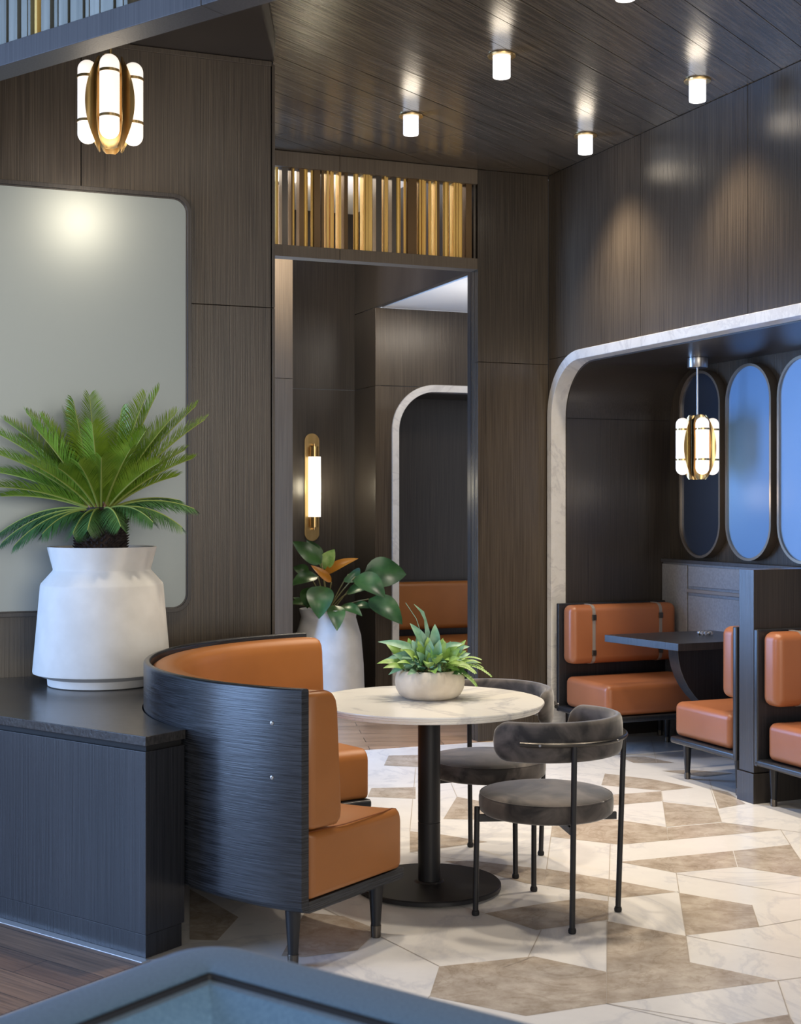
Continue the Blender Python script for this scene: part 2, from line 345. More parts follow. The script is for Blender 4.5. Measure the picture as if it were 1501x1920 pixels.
# ------------------------------------------------------------ wall panels
def panels(mb, O, a, nrm, cuts, zs, th=.02, gap=.003, d0=0):
    """boards lying on the plane through O along a; nrm points out of the wall towards the room"""
    for i in range(len(cuts)-1):
        for j in range(len(zs)-1):
            mb.fbox(O, a, nrm, cuts[i]+gap/2, cuts[i+1]-gap/2, -th+d0, d0, zs[j]+gap/2, zs[j+1]-gap/2)
zs_l = solve(152, W0, W1); te = solve(508, W0, W1); te2 = solve(516, W0, W1)
mb = MB(); panels(mb, W0, W1, NL, [-3.2, zs_l, te], [.0, 2.455, CEIL-.04])
panels(mb, W0, W1, NL, [te+.004, te2], [.0, 2.455, CEIL-.04], th=.10)
mb.mi = 1; mb.fbox(W0, W1, NL, -3.2, te2-.005, -.10, -.021, 0, CEIL)
mb.mi = 0; mb.fbox(W0, W1, NL, -1, te, -.01, .012, CEIL-.055, CEIL-.032)
struct(mb.build('wall_left', [M['oak'], M['black']], bevel=.0015))
mb = MB(); P = W0+W1*(te2-.10); mb.fbox(P, W1, -VV, 0, .06, .06, 1.40, 0, CEIL)
struct(mb.build('wall_left_return', M['oakn']))

# back column between doorway and right wall
tcol = solve(895, K, W1)
mb = MB(); panels(mb, K, W1, NL, [tcol, 0], [0, 2.43, CEIL], th=.05)
mb.mi = 0; mb.fbox(K, W1, NL, tcol, 0, -.10, -.052, 0, CEIL)
struct(mb.build('wall_back', M['oak'], bevel=.0015))
mb = MB(); mb.fbox(K, W1, NL, tcol, .9, -.16, -.105, 0, CEIL); 
struct(mb.build('wall_back_core', M['oakn']))

# screen over the doorway
tl = solve(517, K, W1)-.5
rt = thing('fin_screen', 'horizontal screen of gold and bronze fins above the doorway, under the plank ceiling', 'screen', (*(K+W1*tl), 3.02))
mb = MB()
tj = solve(637, K, W1)
for a0, a1 in ((tl, tj-.001), (tj+.001, tcol)): mb.fbox(K, W1, NL, a0, a1, -.10, 0, 3.02, 3.09)
mb.build('lower_rail', M['oak_brown'], rt, True, bevel=.0015)
mb = MB()
for a0, a1 in ((tl, tj-.001), (tj+.001, tcol)): mb.fbox(K, W1, NL, a0, a1, -.10, 0, 3.565, CEIL-.002)
mb.build('upper_rail', M['oak_brown'], rt, True, bevel=.0015)
fins = 'g35,57 d75,118 b140,150 g152,172 b198,230 g230,265 g285,303 b303,345 b355,372 g392,405 g417,428 g432,450 g476,493 b515,540 g587,622 g650,662 g666,682 g684,698 g702,722 d738,778 g798,808 g814,834 d850,880 g885,920 g942,960 b962,1025 g1043,1056 g1063,1076 g1082,1100 g1117,1138 g1156,1168 b1168,1185 g1220,1260 g1285,1298 g1303,1316 g1320,1334 g1338,1356 b1372,1412 d1425,1440'
def fin(mb, O, a, nrm, c, wd, z0, z1, depth):
    if wd > .016 and depth == 0:                          # rounded tube
        q = O+a*c-nrm*.045; n = 14
        mb.lathe([(wd/2, z0), (wd/2, z1)], (q.x, q.y), n)
    else:
        mb.fbox(O, a, nrm, c-wd/2, c+wd/2, -.085, -.02, z0, z1)
for tk in fins.split():
    x0, x1 = map(float, tk[1:].split(',')); t0 = solve(510+x0/3.7525, K, W1); t1 = solve(510+x1/3.7525, K, W1)
    mb = MB(); fin(mb, K, W1, NL, (t0+t1)/2, t1-t0, 3.088, 3.567, 0 if tk[0] == 'g' else 1)
    mb.build('fin', {'g': M['brass_fin'], 'b': M['bronze_fin'], 'd': M['bronze']}[tk[0]], rt, True, smooth='auto')

# front screen top left
S0 = G(0, 124, 3.02)
r2 = thing('fin_screen', 'grey blue beam with pale vertical fins crossing the top left corner', 'screen', (*S0, 3.02))
mb = MB(); ks = (S0-G(374, 9, 3.02)).length
for a0, a1 in ((-2.2, -ks-.001), (-ks+.001, 1.55)): mb.fbox(S0, U2, N2, a0, a1, 0, .105, 3.02, 3.095)
mb.build('lower_rail', M['grey_oak'], r2, True, bevel=.002)
mb = MB(); mb.fbox(S0, U2, N2, -2.2, 1.55, 0, .105, 3.565, CEIL-.035); mb.build('upper_rail', M['grey_oak'], r2, True, bevel=.002)
k = -.62; rr = random.Random(3)
while k < 1.5:
    wd = rr.choice([.012, .016, .03, .045, .06]); gold = rr.random() < .28 and wd < .04
    mb = MB(); o2 = S0+N2*.10
    fin(mb, o2, U2, N2, k+wd/2, wd, 3.093, 3.567, 0 if gold else 1)
    mb.build('fin', M['brass_fin'] if gold else M['pale_fin'], r2, True, smooth='auto')
    k += wd+rr.choice([.006, .014, .022])

# ------------------------------------------------------------ right wall with niche
def PN(t, s): return K+WN*t+VV*s
def P3(t, s, z): p = PN(t, s); return (p.x, p.y, z)
def arch(s0, s1, zt, r, n=14):
    o = [(s0, 0.0)]
    o += [(s0+r-r*math.cos(math.pi/2*i/n), zt-r+r*math.sin(math.pi/2*i/n)) for i in range(n+1)]
    o += [(s1-r+r*math.sin(math.pi/2*i/n), zt-r+r*math.cos(math.pi/2*i/n)) for i in range(n+1)]
    o += [(s1, 0.0)]
    return o
def ringwall(mb, outer, inner, O, a, nrm, d0, d1):
    pts = outer+inner[::-1]
    f = lambda d: [(*(O+a*s+nrm*d), z) for s, z in pts]
    n = len(outer)
    if len(inner) == n:
        A = [f(d0), f(d1)]
        va = [[mb.bm.verts.new(p) for p in r] for r in A]; m = 2*n
        for i in range(n-1):
            for side in (0, 1):
                q = va[side]; mb.bm.faces.new((q[i], q[i+1], q[m-2-i], q[m-1-i])).material_index = mb.mi
        for i in range(m):
            j = (i+1) % m; mb.bm.faces.new((va[0][i], va[0][j], va[1][j], va[1][i])).material_index = mb.mi
    else:
        mb.prism(f(d0), f(d1))
NR = -WN
SE = 5.2
ARo = arch(.022, SE, 2.485, .40); ARi = arch(.080, SE-.06, 2.425, .345)
def boxed(outline, s0, s1, zt):                     # project outline outward to a rectangle, same count
    out = []; n = len(outline)
    for i, (s, z) in enumerate(outline):
        if i < n//2: out.append((s0, z) if i == 0 else ((s0, z) if z < zt-.2 and s < outline[n//2-1][0]-.25 else (s, zt)))
        else: out.append((s1, z) if z < zt-.2 and s > outline[n//2][0]+.25 else ((s1, z) if i == n-1 else (s, zt)))
    return out
mb = MB()
wl = [(0, 0), (0, 2.462), (SE+1, 2.462), (SE+1, 0)]
ri = arch(.05, SE-.03, 2.452, .372)
pts = wl+[(s, z) for s, z in ri][::-1]
mb.prism([(*PN(0, s), z) for s, z in pts], [(*PN(.04, s), z) for s, z in pts])
cuts = [0, solve(1200, K, VV), solve(1401, K, VV), solve(1401, K, VV)+1.0, SE+1]
panels(mb, K, VV, NR, cuts, [2.463, CEIL], th=.04)
struct(mb.build('wall_right', M['oak'], bevel=.0015))
mb = MB(); mb.fbox(K, VV, NR, 0, SE+1, -.10, -.045, 2.5, CEIL); struct(mb.build('wall_right_core', M['oakn']))
mb = MB(); ringwall(mb, ARo, ARi, K, VV, NR, .022, -.085)
struct(mb.build('trim_2', M['frame_marble'], bevel=.003))
ND = .88
n_in = arch(.088, SE-.068, 2.417, .338); n_out = arch(.04, SE-.02, 2.465, .386)
mb = MB(); ringwall(mb, n_out, n_in, K, VV, NR, -.086, -ND)
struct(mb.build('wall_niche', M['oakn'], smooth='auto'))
mb = MB(); ringwall(mb, [(.0875, 2.083), (.089, 2.083)][:2], [(.0915, 2.076), (.0915, 2.076)][:2], K, VV, NR, -.09, -ND+.01) if False else mb.fbox(K, VV, NR, .086, .0905, -ND+.01, -.09, 2.077, 2.081)
struct(mb.build('trim_3', M['black']))
mb = MB(); cb = [-.05]+[.62+.95*i for i in range(0, 6)]
panels(mb, PN(ND, 0), VV, NR, cb, [0, 2.6], th=.04)
struct(mb.build('wall_niche_back', M['oak'], bevel=.0015))

# grey wainscot in the niche
ww = thing('wainscot_panel', 'waist-high grey linen wainscot panelling below the oval mirrors', 'wainscot', P3(ND, .1, 0))
mb = MB(); mb.fbox(PN(ND, 0), VV, NR, .09, 5, .001, .055, 0, 1.135); mb.build('backing', M['panel_grey'], ww, True)
mb = MB(); mb.fbox(PN(ND, 0), VV, NR, .09, 5, .001, .075, 1.136, 1.158); mb.build('cap_rail', M['grey_oak'], ww, True, bevel=.002)
sj = solve(1287, PN(ND-.07, 0), VV)
for z0, z1 in ((.1, .42), (.44, .93), (.99, 1.12)):
    for i in range(3):
        a0 = sj+.01+i*1.2
        mb = MB(); mb.fbox(PN(ND, 0), VV, NR, a0, a0+1.18, .056, .068, z0, z1); mb.build('panel', M['panel_grey'], ww, True, bevel=.003)
mb = MB(); mb.fbox(PN(ND, 0), VV, NR, sj-.002, 4.8, .056, .074, .95, .972); mb.build('moulding', M['strap'], ww, True, bevel=.003, label='thin greyish brown moulding')
mb = MB(); mb.fbox(PN(ND, 0), VV, NR, .0905, sj-.006, .056, .066, .1, 1.125); mb.build('panel', M['panel_grey'], ww, True, bevel=.003)

# divider between booths
sd = solve(1388, K, VV); dv = thing('booth_divider', 'dark oak half-height divider wall standing between two booths', 'divider', P3(0, sd, 0))
mb = MB(); mb.fbox(PN(0, sd), VV, WN, 0, .12, -.01, ND-.08, .155, 1.185); mb.build('body', M['oakn'], dv, True, bevel=.002)
mb = MB(); mb.fbox(PN(0, sd), VV, WN, -.008, .128, -.018, ND-.08, 0, .152); mb.build('plinth', M['oakn'], dv, True, bevel=.002)

# booth benches ------------------------------------------------------------
def booth_bench(label, s0, flip):
    """local frame: x along the bench (into the niche), y from backrest to seat front, z up"""
    o = PN(.0, s0); t = thing('booth_bench', label, 'bench', (o.x, o.y, 0), 0, 'tan leather booth benches')
    L = ND-.09; sg = -1 if flip else 1
    def bx(x0, x1, y0, y1, z0, z1, r, name, m, parent=t, seg=5, label=None):
        mb = MB()
        cushion(mb, x0, x1, y0, y1, z0, z1, r, seg)
        for v in mb.bm.verts:
            p = o+WN*v.co.x+VV*(sg*v.co.y); v.co.x, v.co.y = p.x, p.y
        return mb.build(name, m, parent, True, smooth='auto' if r < .012 else True, label=label)
    bx(-.02, L, .0, .03, .195, .885, .006, 'back_board', M['black_oak'])
    bx(-.02, L, .0, .60, .195, .232, .014, 'seat_board', M['black_oak'])
    bx(.0, L, .075, .59, .234, .425, .038, 'seat_cushion', M['leather2'], seg=7)
    c = bx(.0, L, .032, .165, .505, .878, .045, 'back_cushion', M['leather2'], seg=7)
    for xs in ((.16, .66) if not flip else (.16, .66)):
        # strap wrapping the cushion front
        mb = MB(); w_ = .011; pr = []
        for i in range(13):
            a = math.pi/2*i/6-math.pi/2 if False else 0
        ring = [(.06, .881), (.12, .881), (.145, .874), (.162, .858), (.168, .83), (.168, .55), (.162, .523), (.145, .508), (.12, .5015), (.06, .5015)]
        def loc(x, y, z): p = o+WN*x+VV*(sg*y); return (p.x, p.y, z)
        inn = [(y-.003 if y > .13 else y, z+(-.003 if z > .7 else .003) if (z > .85 or z < .53) else z) for y, z in ring]
        pts = ring+inn[::-1]
        n = len(ring)
        va = [[mb.bm.verts.new(loc(xs+dx, y, z)) for y, z in pts] for dx in (-w_, w_)]
        for i in range(n-1):
            for side in (0, 1):
                q = va[side]; mb.bm.faces.new((q[i], q[i+1], q[2*n-2-i], q[2*n-1-i]))
        for i in range(2*n): mb.bm.faces.new((va[0][i], va[0][(i+1) % (2*n)], va[1][(i+1) % (2*n)], va[1][i]))
        st = mb.build('strap', M['strap'], c, False)
        # parent is already a child: bring verts to the bench's frame
        inv = Matrix.LocRotScale(t.location, t.rotation_euler, None).inverted(); st.data.transform(inv)
        for zb in (.80, .575):
            b = MB()
            cushion(b, xs-.016, xs+.016, .165, .174, zb-.018, zb+.018, .003, 2)
            for v in b.bm.verts: v.co = Vector(loc(v.co.x, v.co.y, v.co.z))
            bo = b.build('buckle', M['bronze'], c); bo.data.transform(inv)
    for x, y in ((.05, .53), (L-.07, .53), (.05, .07), (L-.07, .07), (.62, .30)):
        mb = MB(); p = o+WN*x+VV*(sg*y); mb.lathe([(.013, .0), (.0145, .034), (.0235, .195)], (p.x, p.y), 20)
        lg = mb.build('leg', M['black_metal'], t, True, smooth='auto')
        mb = MB(); mb.lathe([(.014, .0), (.0165, .002), (.0172, .034), (.0160, .036)], (p.x, p.y), 20)
        tip = mb.build('brass_tip', M['bronze'], lg); tip.data.transform(Matrix.LocRotScale(t.location, t.rotation_euler, None).inverted())
    return t
booth_bench('tan leather booth bench against the niche side wall beside the marble frame', .14, False)
booth_bench('tan leather booth bench with its back to the left side of the divider wall', sd-.012, True)
booth_bench('tan leather booth bench at the right edge, in front of the divider', sd+.132, False)

# booth table
bt = thing('booth_table', 'dark wood rectangular booth table with curved bracket fixed to the niche wall', 'table', P3(ND-.1, 1.08, 0))
mb = MB(); pts = [G(1133, 1190, .74), G(1271, 1207, .74)]
A0, A1 = pts; q = WN*.76
mb.prism([(*p, .698) for p in (A0, A1, A1+q, A0+q)], [(*p, .74) for p in (A0, A1, A1+q, A0+q)])
mb.build('table_top', M['black_oak'], bt, True, bevel=.002)
mb = MB(); sm = 1.12; path = []
for i in range(13):
    a = math.pi/2*i/12; path.append((ND-.10-.50*math.cos(a)*1.0, .697-.46*math.sin(a)) )
pts = [(ND-.10, .697), (.20, .697)]+[(.20+(ND-.32)*(1-math.cos(math.pi/2*i/12)), .685-.46*(math.sin(math.pi/2*i/12))) for i in range(13)]+[(ND-.10, .05)]
mb.prism([P3(t, sm-.05, z) for t, z in pts], [P3(t, sm+.05, z) for t, z in pts])
mb.build('bracket', M['black_oak'], bt, True, bevel=.003)
gq = G(1322, 1190, .74); tt = thing('glass_dish', 'small clear glass bead cluster lying on the dark booth table', 'ornament', (gq.x, gq.y, .7405))
for i in range(11):
    mb = MB(); a = i*.57; r_ = .035 if i else 0; c = (gq.x+r_*math.cos(a)*1.1, gq.y+r_*math.sin(a)); rad = .011
    mb.lathe([(rad*math.sin(math.pi*(j+.4)/6.8), .7405+rad-rad*math.cos(math.pi*(j+.4)/6.8)) for j in range(7)], c, 10)
    mb.build('bead', M['glassbead'] if i % 3 else M['steel'], tt, True, smooth=True)

# oval mirrors
def capsule(s_c, hw, z0, z1, n=20):
    o = []
    for i in range(n+1): a = math.pi*i/n; o.append((s_c+hw*math.cos(a), z1-hw+hw*math.sin(a)))
    for i in range(n+1): a = math.pi+math.pi*i/n; o.append((s_c+hw*math.cos(a), z0+hw+hw*math.sin(a)))
    return o
for px, gl, lb in ((1311, 'mirror_refl_dark', 'bronze rimmed pill-shaped mirror with a dark reflection coloured into its glass behind the pendant lamp'), (1402, 'mirror_refl_blue', 'bronze rimmed pill-shaped mirror in the middle with a blue daylight reflection coloured into its glass'), (1504, 'mirror_refl_pale', 'bronze rimmed pill-shaped mirror with a pale daylight reflection coloured into its glass, cut by the right edge')):
    sc = solve(px, PN(ND-.06, 0), VV); mt = thing('wall_mirror', lb, 'mirror', P3(ND, sc, 1.16), 0, 'pill-shaped niche mirrors')
    mb = MB(); ou = capsule(sc, .222, 1.175, 2.375); inn = capsule(sc, .206, 1.191, 2.359)
    va = [[mb.bm.verts.new((*(PN(ND, 0)+VV*s+NR*d), z)) for s, z in pr] for pr, d in ((ou, .001), (ou, .066), (inn, .066), (inn, .030))]
    for A, B in zip(va, va[1:]):
        for i in range(len(A)): j = (i+1) % len(A); mb.bm.faces.new((A[i], A[j], B[j], B[i]))
    mb.build('frame', M['frame_bronze'], mt, True, smooth='auto')
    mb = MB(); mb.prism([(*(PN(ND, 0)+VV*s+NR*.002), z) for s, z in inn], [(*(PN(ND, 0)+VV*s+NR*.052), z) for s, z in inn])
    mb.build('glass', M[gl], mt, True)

# ------------------------------------------------------------ inner room
PB = V2(-.365, 10.82); PD = V2(-.192, 10.40)
tb = solve(549, PB-W1*0, W1)
PA = V2((549-CX)/F*9.72, 9.72)
mb = MB(); panels(mb, PA, W1, NL, [-2.0, 0], [0, 2.42, 3.80], th=.06); struct(mb.build('wall_inner_left', M['oak_brown'], bevel=.0015))
mb = MB(); mb.fbox(PA, W1, -VV, -.06, 0, .06, 1.4, 0, 3.82); struct(mb.build('wall_inner_return', M['oakn']))
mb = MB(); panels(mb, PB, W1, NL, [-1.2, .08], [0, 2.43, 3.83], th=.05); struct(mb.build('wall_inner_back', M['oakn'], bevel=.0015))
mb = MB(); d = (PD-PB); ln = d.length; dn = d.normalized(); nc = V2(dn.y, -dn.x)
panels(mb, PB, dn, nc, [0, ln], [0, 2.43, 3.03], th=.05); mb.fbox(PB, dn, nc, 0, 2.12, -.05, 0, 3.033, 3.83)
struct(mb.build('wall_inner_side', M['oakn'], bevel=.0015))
# wall with second arch
t0 = solve(734, PD, W1); IO = arch(t0, t0+2.6, 2.45, .36); II = arch(t0+.055, t0+2.545, 2.395, .305)
mb = MB(); pts = [(0, 0), (0, 2.43), (3.6, 2.43), (3.6, 0)]+arch(t0+.03, t0+2.57, 2.42, .33)[::-1]
mb.prism([(*(PD+W1*s), z) for s, z in pts], [(*(PD+W1*s-NL*.05), z) for s, z in pts])
panels(mb, PD, W1, NL, [0, 3.6], [2.433, 3.03], th=.05)
struct(mb.build('wall_inner_arch', M['oak'], bevel=.0015))
mb = MB(); ringwall(mb, IO, II, PD, W1, NL, .02, -.07); struct(mb.build('trim_4', M['frame_marble'], bevel=.003))
mb = MB(); ringwall(mb, arch(t0+.01, t0+2.59, 2.44, .35), arch(t0+.06, t0+2.54, 2.39, .30), PD, W1, NL, -.071, -.62); 
mb.fbox(PD, W1, NL, t0, t0+2.6, -.68, -.62, 0, 2.5)
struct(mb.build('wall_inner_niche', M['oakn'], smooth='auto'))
# bench in the inner arch
ib = thing('booth_bench', 'tan leather bench seen through the doorway inside the far marble arch', 'bench', (*(PD+W1*(t0+.5)-NL*.5), 0))
def ibx(x0, x1, y0, y1, z0, z1, r, name, m):
    mb = MB(); cushion(mb, x0, x1, y0, y1, z0, z1, r, 6)
    for v in mb.bm.verts: p = PD+W1*v.co.x+NL*v.co.y; v.co.x, v.co.y = p.x, p.y
    return mb.build(name, m, ib, True, smooth=True)
ibx(t0+.07, t0+2.5, -.60, -.57, .2, .90, .005, 'back_board', M['black_oak'])
ibx(t0+.08, t0+2.49, -.565, -.44, .51, .895, .04, 'back_cushion', M['leather'])
ibx(t0+.08, t0+2.49, -.56, -.02, .25, .455, .04, 'seat_cushion', M['leather'])
ibx(t0+.07, t0+2.5, -.57, -.03, .20, .245, .01, 'seat_board', M['black_oak'])
for q in (t0+.15, t0+1.3, t0+2.4):
    p = PD+W1*q-NL*.09; mb = MB(); mb.lathe([(.014, .0), (.024, .2)], (p.x, p.y), 16); mb.build('leg', M['black_metal'], ib, True, smooth='auto')
# inner ceilings
mb = MB(); a = K-W1*5-NL*.11
pts = [a, K+W1*.1-NL*.11, K+W1*.1-NL*.11-VV*3.2, a-VV*3.2]
mb.prism([(*p, 3.83) for p in pts], [(*p, 3.88) for p in pts]); struct(mb.build('ceiling_inner', M['plaster']))
mb = MB(); e = PB+dn*3.3; pts = [PB+dn*.02-nc*.052, e-nc*.052, e+W1*3.2, PD+W1*3.6, PD+W1*3.6-NL*.05, PD-NL*.05]
mb.prism([(*p, 3.03) for p in (PD+W1*.056, PD+W1*3.6, PD+W1*3.6+VV*1.62, PD+W1*.056+VV*1.66)], [(*p, 3.06) for p in (PD+W1*.056, PD+W1*3.6, PD+W1*3.6+VV*1.62, PD+W1*.056+VV*1.66)])
struct(mb.build('ceiling_lobby', M['plaster']))

# wall sconce
ts = solve(584, PB, W1); ps = PB+W1*ts; sk = thing('wall_sconce', 'tall brass wall sconce with ribbed glowing glass tube seen through the doorway', 'wall lamp', (ps.x, ps.y, 1.23))
mb = MB(); ol = capsule(0, .06, 1.235, 2.08)
mb.prism([(*(ps+W1*s+NL*.001), z) for s, z in ol], [(*(ps+W1*s+NL*.014), z) for s, z in ol]); mb.build('back_plate', M['brass'], sk, True, bevel=.003)
pc = ps+NL*.075
mb = MB(); n = 48; mb.rings([[(pc.x+(.043+.006*math.cos(24*2*math.pi*i/n*1.0)) * math.cos(2*math.pi*i/n), pc.y+(.043+.006*math.cos(24*2*math.pi*i/n))*math.sin(2*math.pi*i/n), z) for i in range(n)] for z in (1.425, 1.895)])
mb.build('glass_tube', M['tube'], sk, True)
for z0, z1 in ((1.895, 1.975), (1.345, 1.425)):
    mb = MB(); mb.lathe([(.030, z0), (.030, z1)], pc, 24); c = mb.build('cap', M['brass'], sk, True, smooth='auto')
    mb = MB(); zz = 1.99 if z0 > 1.6 else 1.33; mb.tube([(pc.x, pc.y, z0+.04), (pc.x, pc.y, zz), (*(ps+NL*.012), zz)], .009); mb.build('arm', M['brass'], sk, True, smooth='auto')
l = lamp('sconce_light', 'POINT', (pc.x+NL.x*.09, pc.y+NL.y*.09, 1.66), 5, (1, .88, .62), shadow_soft_size=.08)

# ------------------------------------------------------------ ledge cabinet
LF = G(273, 1377, .752); lc = thing('ledge_cabinet', 'low dark oak ledge cabinet under the palm pot, notched around the curved banquette', 'cabinet', (LF.x, LF.y, 0))
def ledge(off, rr_, z0, z1, name, m, bev=.002):
    c0 = LF+U2*off+N2*off                               # inset corner
    # walk along N2 to the banquette circle
    lo = 0
    while (c0+N2*lo-TC).length > rr_ and lo < 1: lo += .001
    q = c0+N2*lo; a0 = math.atan2(q.y-TC.y, q.x-TC.x) % (2*math.pi); a1 = math.radians(118)
    pts = [c0]+[TC+V2(math.cos(a0+(a1-a0)*i/28), math.sin(a0+(a1-a0)*i/28))*rr_ for i in range(29)]
    e = pts[-1]; k_ = (e-W0).dot(W1); pts += [W0+W1*k_+NL*.003, W0-W1*3.1+NL*.003]
    hh = (c0-W0).dot(NL)/(-U2.dot(NL)); pts[-1] = c0+U2*(hh-.006)
    mb = MB(); mb.prism([(*p, z0) for p in pts], [(*p, z1) for p in pts]); return mb.build(name, m, lc, True, bevel=bev)
ledge(0, 1.111, .712, .744, 'top', M['ledge_top'])
ledge(.018, 1.118, .692, .712, 'shadow_gap', M['black'], 0)
ledge(.004, 1.113, .085, .692, 'body', M['black_oak'])
ledge(.012, 1.120, .0045, .082, 'plinth', M['black_oak'])

# left satin mirror
km = solve(356, W0, W1); mm = thing('wall_mirror', 'large satin silver mirror panel with rounded dark frame on the left wall', 'mirror', (*(W0+W1*km), 1.02))
def rrect(a0, a1, z0, z1, r, n=8):
    o = []
    for cx_, cz, s_ in ((a1-r, z1-r, 0), (a0+r, z1-r, 1), (a0+r, z0+r, 2), (a1-r, z0+r, 3)):
        for i in range(n+1): a = math.pi/2*(s_+i/n); o.append((cx_+r*math.cos(a), cz+r*math.sin(a)))
    return o
ou = rrect(-2.6, km, 1.015, 2.955, .085); i1 = rrect(-2.582, km-.018, 1.033, 2.937, .067); i2 = rrect(-2.576, km-.024, 1.039, 2.931, .062)
mb = MB(); va = [[mb.bm.verts.new((*(W0+W1*s+NL*d), z)) for s, z in pr] for pr, d in ((ou, .001), (ou, .034), (i1, .034), (i1, .02), (i2, .02), (i2, .012))]
for A, B in zip(va, va[1:]):
    for i in range(len(A)): j = (i+1) % len(A); mb.bm.faces.new((A[i], A[j], B[j], B[i]))
mb.build('frame', M['oakn'], mm, True, bevel=.001)
mb = MB(); mb.prism([(*(W0+W1*s+NL*.002), z) for s, z in i1], [(*(W0+W1*s+NL*.017), z) for s, z in i1]); mb.build('glass', M['satin'], mm, True)

# ------------------------------------------------------------ curved banquette
bq = thing('curved_banquette', 'curved tan leather banquette with dark wood shell wrapped around the round table', 'bench', (TC.x-.8, TC.y, 0))
AN = 247.2; AF = 120.8
def ang(u, r):
    an = AN+12.3*(1.107-r)/.517; af = AF-6*(1.107-r)/.517
    return math.radians(af+(an-af)*u)
def sweep(prof, name, m, r_end=0.0, n=64, parent=bq, smooth=True, us=(0, 1), bevel=0):
    """profile of (r,z), r_end rounds the two ends"""
    cr = sum(p[0] for p in prof)/len(prof); cz = sum(p[1] for p in prof)/len(prof)
    hw = max(abs(p[0]-cr) for p in prof); hh = max(abs(p[1]-cz) for p in prof)
    sec = []
    ue = r_end/2.4/1.0
    steps = []
    if r_end:
        for i in range(7): a = math.pi/2*i/6; steps.append((us[0]+ue*(1-math.sin(a)) if False else us[0]+ue*(1-math.cos(a)), r_end*(1-math.sin(a))))
    else: steps.append((us[0], 0))
    lo, hi = us[0]+ue, us[1]-ue
    steps += [(lo+(hi-lo)*i/n, 0) for i in range(1, n)]
    if r_end:
        for i in range(6, -1, -1): a = math.pi/2*i/6; steps.append((us[1]-ue*(1-math.cos(a)), r_end*(1-math.sin(a))))
    else: steps.append((us[1], 0))
    mb = MB(); rg = []
    for u, ins in steps:
        ring = []
        for r, z in prof:
            r2_ = cr+(r-cr)*(1-ins/hw) if hw else r; z2_ = cz+(z-cz)*(1-ins/hh)
            a = ang(u, r2_); ring.append((TC.x+r2_*math.cos(a), TC.y+r2_*math.sin(a), z2_))
        rg.append(ring)
    mb.rings(rg)
    return mb.build(name, m, parent, True, smooth='auto' if smooth == 'auto' else smooth, bevel=bevel)
def rprof(r0, r1, z0, z1, rd, n=5, rad=None):
    o = []
    rad = rad or (rd, rd, rd, rd)                       # corners: outer-top, inner-top, inner-bottom, outer-bottom
    for (cx_, cz, s_, q) in ((r1, z1, 0, rad[0]), (r0, z1, 1, rad[1]), (r0, z0, 2, rad[2]), (r1, z0, 3, rad[3])):
        x = cx_-q if s_ in (0, 3) else cx_+q; y = cz-q if s_ in (0, 1) else cz+q
        for i in range(n+1): a = math.pi/2*(s_+i/n); o.append((x+q*math.cos(a), y+q*math.sin(a)))
    return o
sh = sweep(rprof(1.080, 1.107, .20, .922, .010, rad=(.012, .010, .002, .025)), 'shell', M['black_oak_h'], 0, smooth='auto')
sweep(rprof(.575, 1.079, .198, .236, .014, rad=(.002, .014, .016, .002)), 'seat_board', M['black_oak_h'], 0, smooth='auto')
sc_ = sweep(rprof(.590, 1.070, .238, .452, .035, rad=(.01, .045, .02, .01)), 'seat_cushion', M['leather'], .022)
bc = sweep([(1.072, .895), (1.055, .905), (.995, .905), (.975, .898), (.962, .88), (.955, .85), (.935, .50), (.940, .475), (.955, .462), (1.055, .462), (1.072, .472)], 'back_cushion', M['leather'], .022)
def pipe(prof, u, name, parent, r=.0022):
    mb = MB(); pts = []
    for rr_, z in prof: a = ang(u, rr_); pts.append((TC.x+rr_*math.cos(a), TC.y+rr_*math.sin(a), z))
    mb.tube(pts, r, 6); o = mb.build(name, M['piping'], parent); o.data.transform(Matrix.Translation(-Vector(bq.location))); return o
pipe([(1.065, .4525), (.9, .4525), (.7, .4525), (.636, .4525), (.61, .446), (.596, .43), (.5895, .41), (.5895, .26)], .9905, 'piping', sc_)
pipe([(1.05, .9055), (.995, .9055), (.974, .898), (.961, .88), (.954, .85), (.945, .68), (.934, .50), (.939, .475), (.955, .4615)], .9905, 'piping', bc)
for py in (1356, 1458):
    best = min((abs((TC.x+1.107*math.cos(a))/(TC.y+1.107*math.sin(a))-(509.5-CX)/F), a) for a in [math.radians(200+i*.05) for i in range(900)])[1]
    p = TC+V2(math.cos(best), math.sin(best))*1.107; z = HC-(py-HZ)/F*p.y; dr = (p-TC).normalized()
    mb = MB(); x = V2(-dr.y, dr.x); n = 20
    for rad, d in ((.0065, .0), ):
        mb.rings([[(*(p+x*(q*math.cos(2*math.pi*i/n))+dr*dd), z+q*math.sin(2*math.pi*i/n)) for i in range(n)] for q, dd in ((.0068, -.004), (.0068, .0015), (.0045, .003), (.0025, .003), (.0022, .001))])
    mb.build('screw_cap', M['steel'], bq, True, smooth='auto')
for u, r_ in ((.955, 1.03), (.955, .64), (.5, 1.03), (.5, .64), (.045, 1.03), (.045, .64)):
    a = ang(u, r_); c = (TC.x+r_*math.cos(a), TC.y+r_*math.sin(a)); mb = MB(); mb.lathe([(.015, 0), (.0168, .042), (.0275, .20)], c, 24)
    lg = mb.build('leg', M['black_metal'], bq, True, smooth='auto')
    mb = MB(); mb.lathe([(.0155, 0), (.0172, .003), (.0188, .042), (.0175, .044)], c, 24); o = mb.build('brass_tip', M['bronze'], lg); o.data.transform(Matrix.Translation(-Vector(bq.location)))

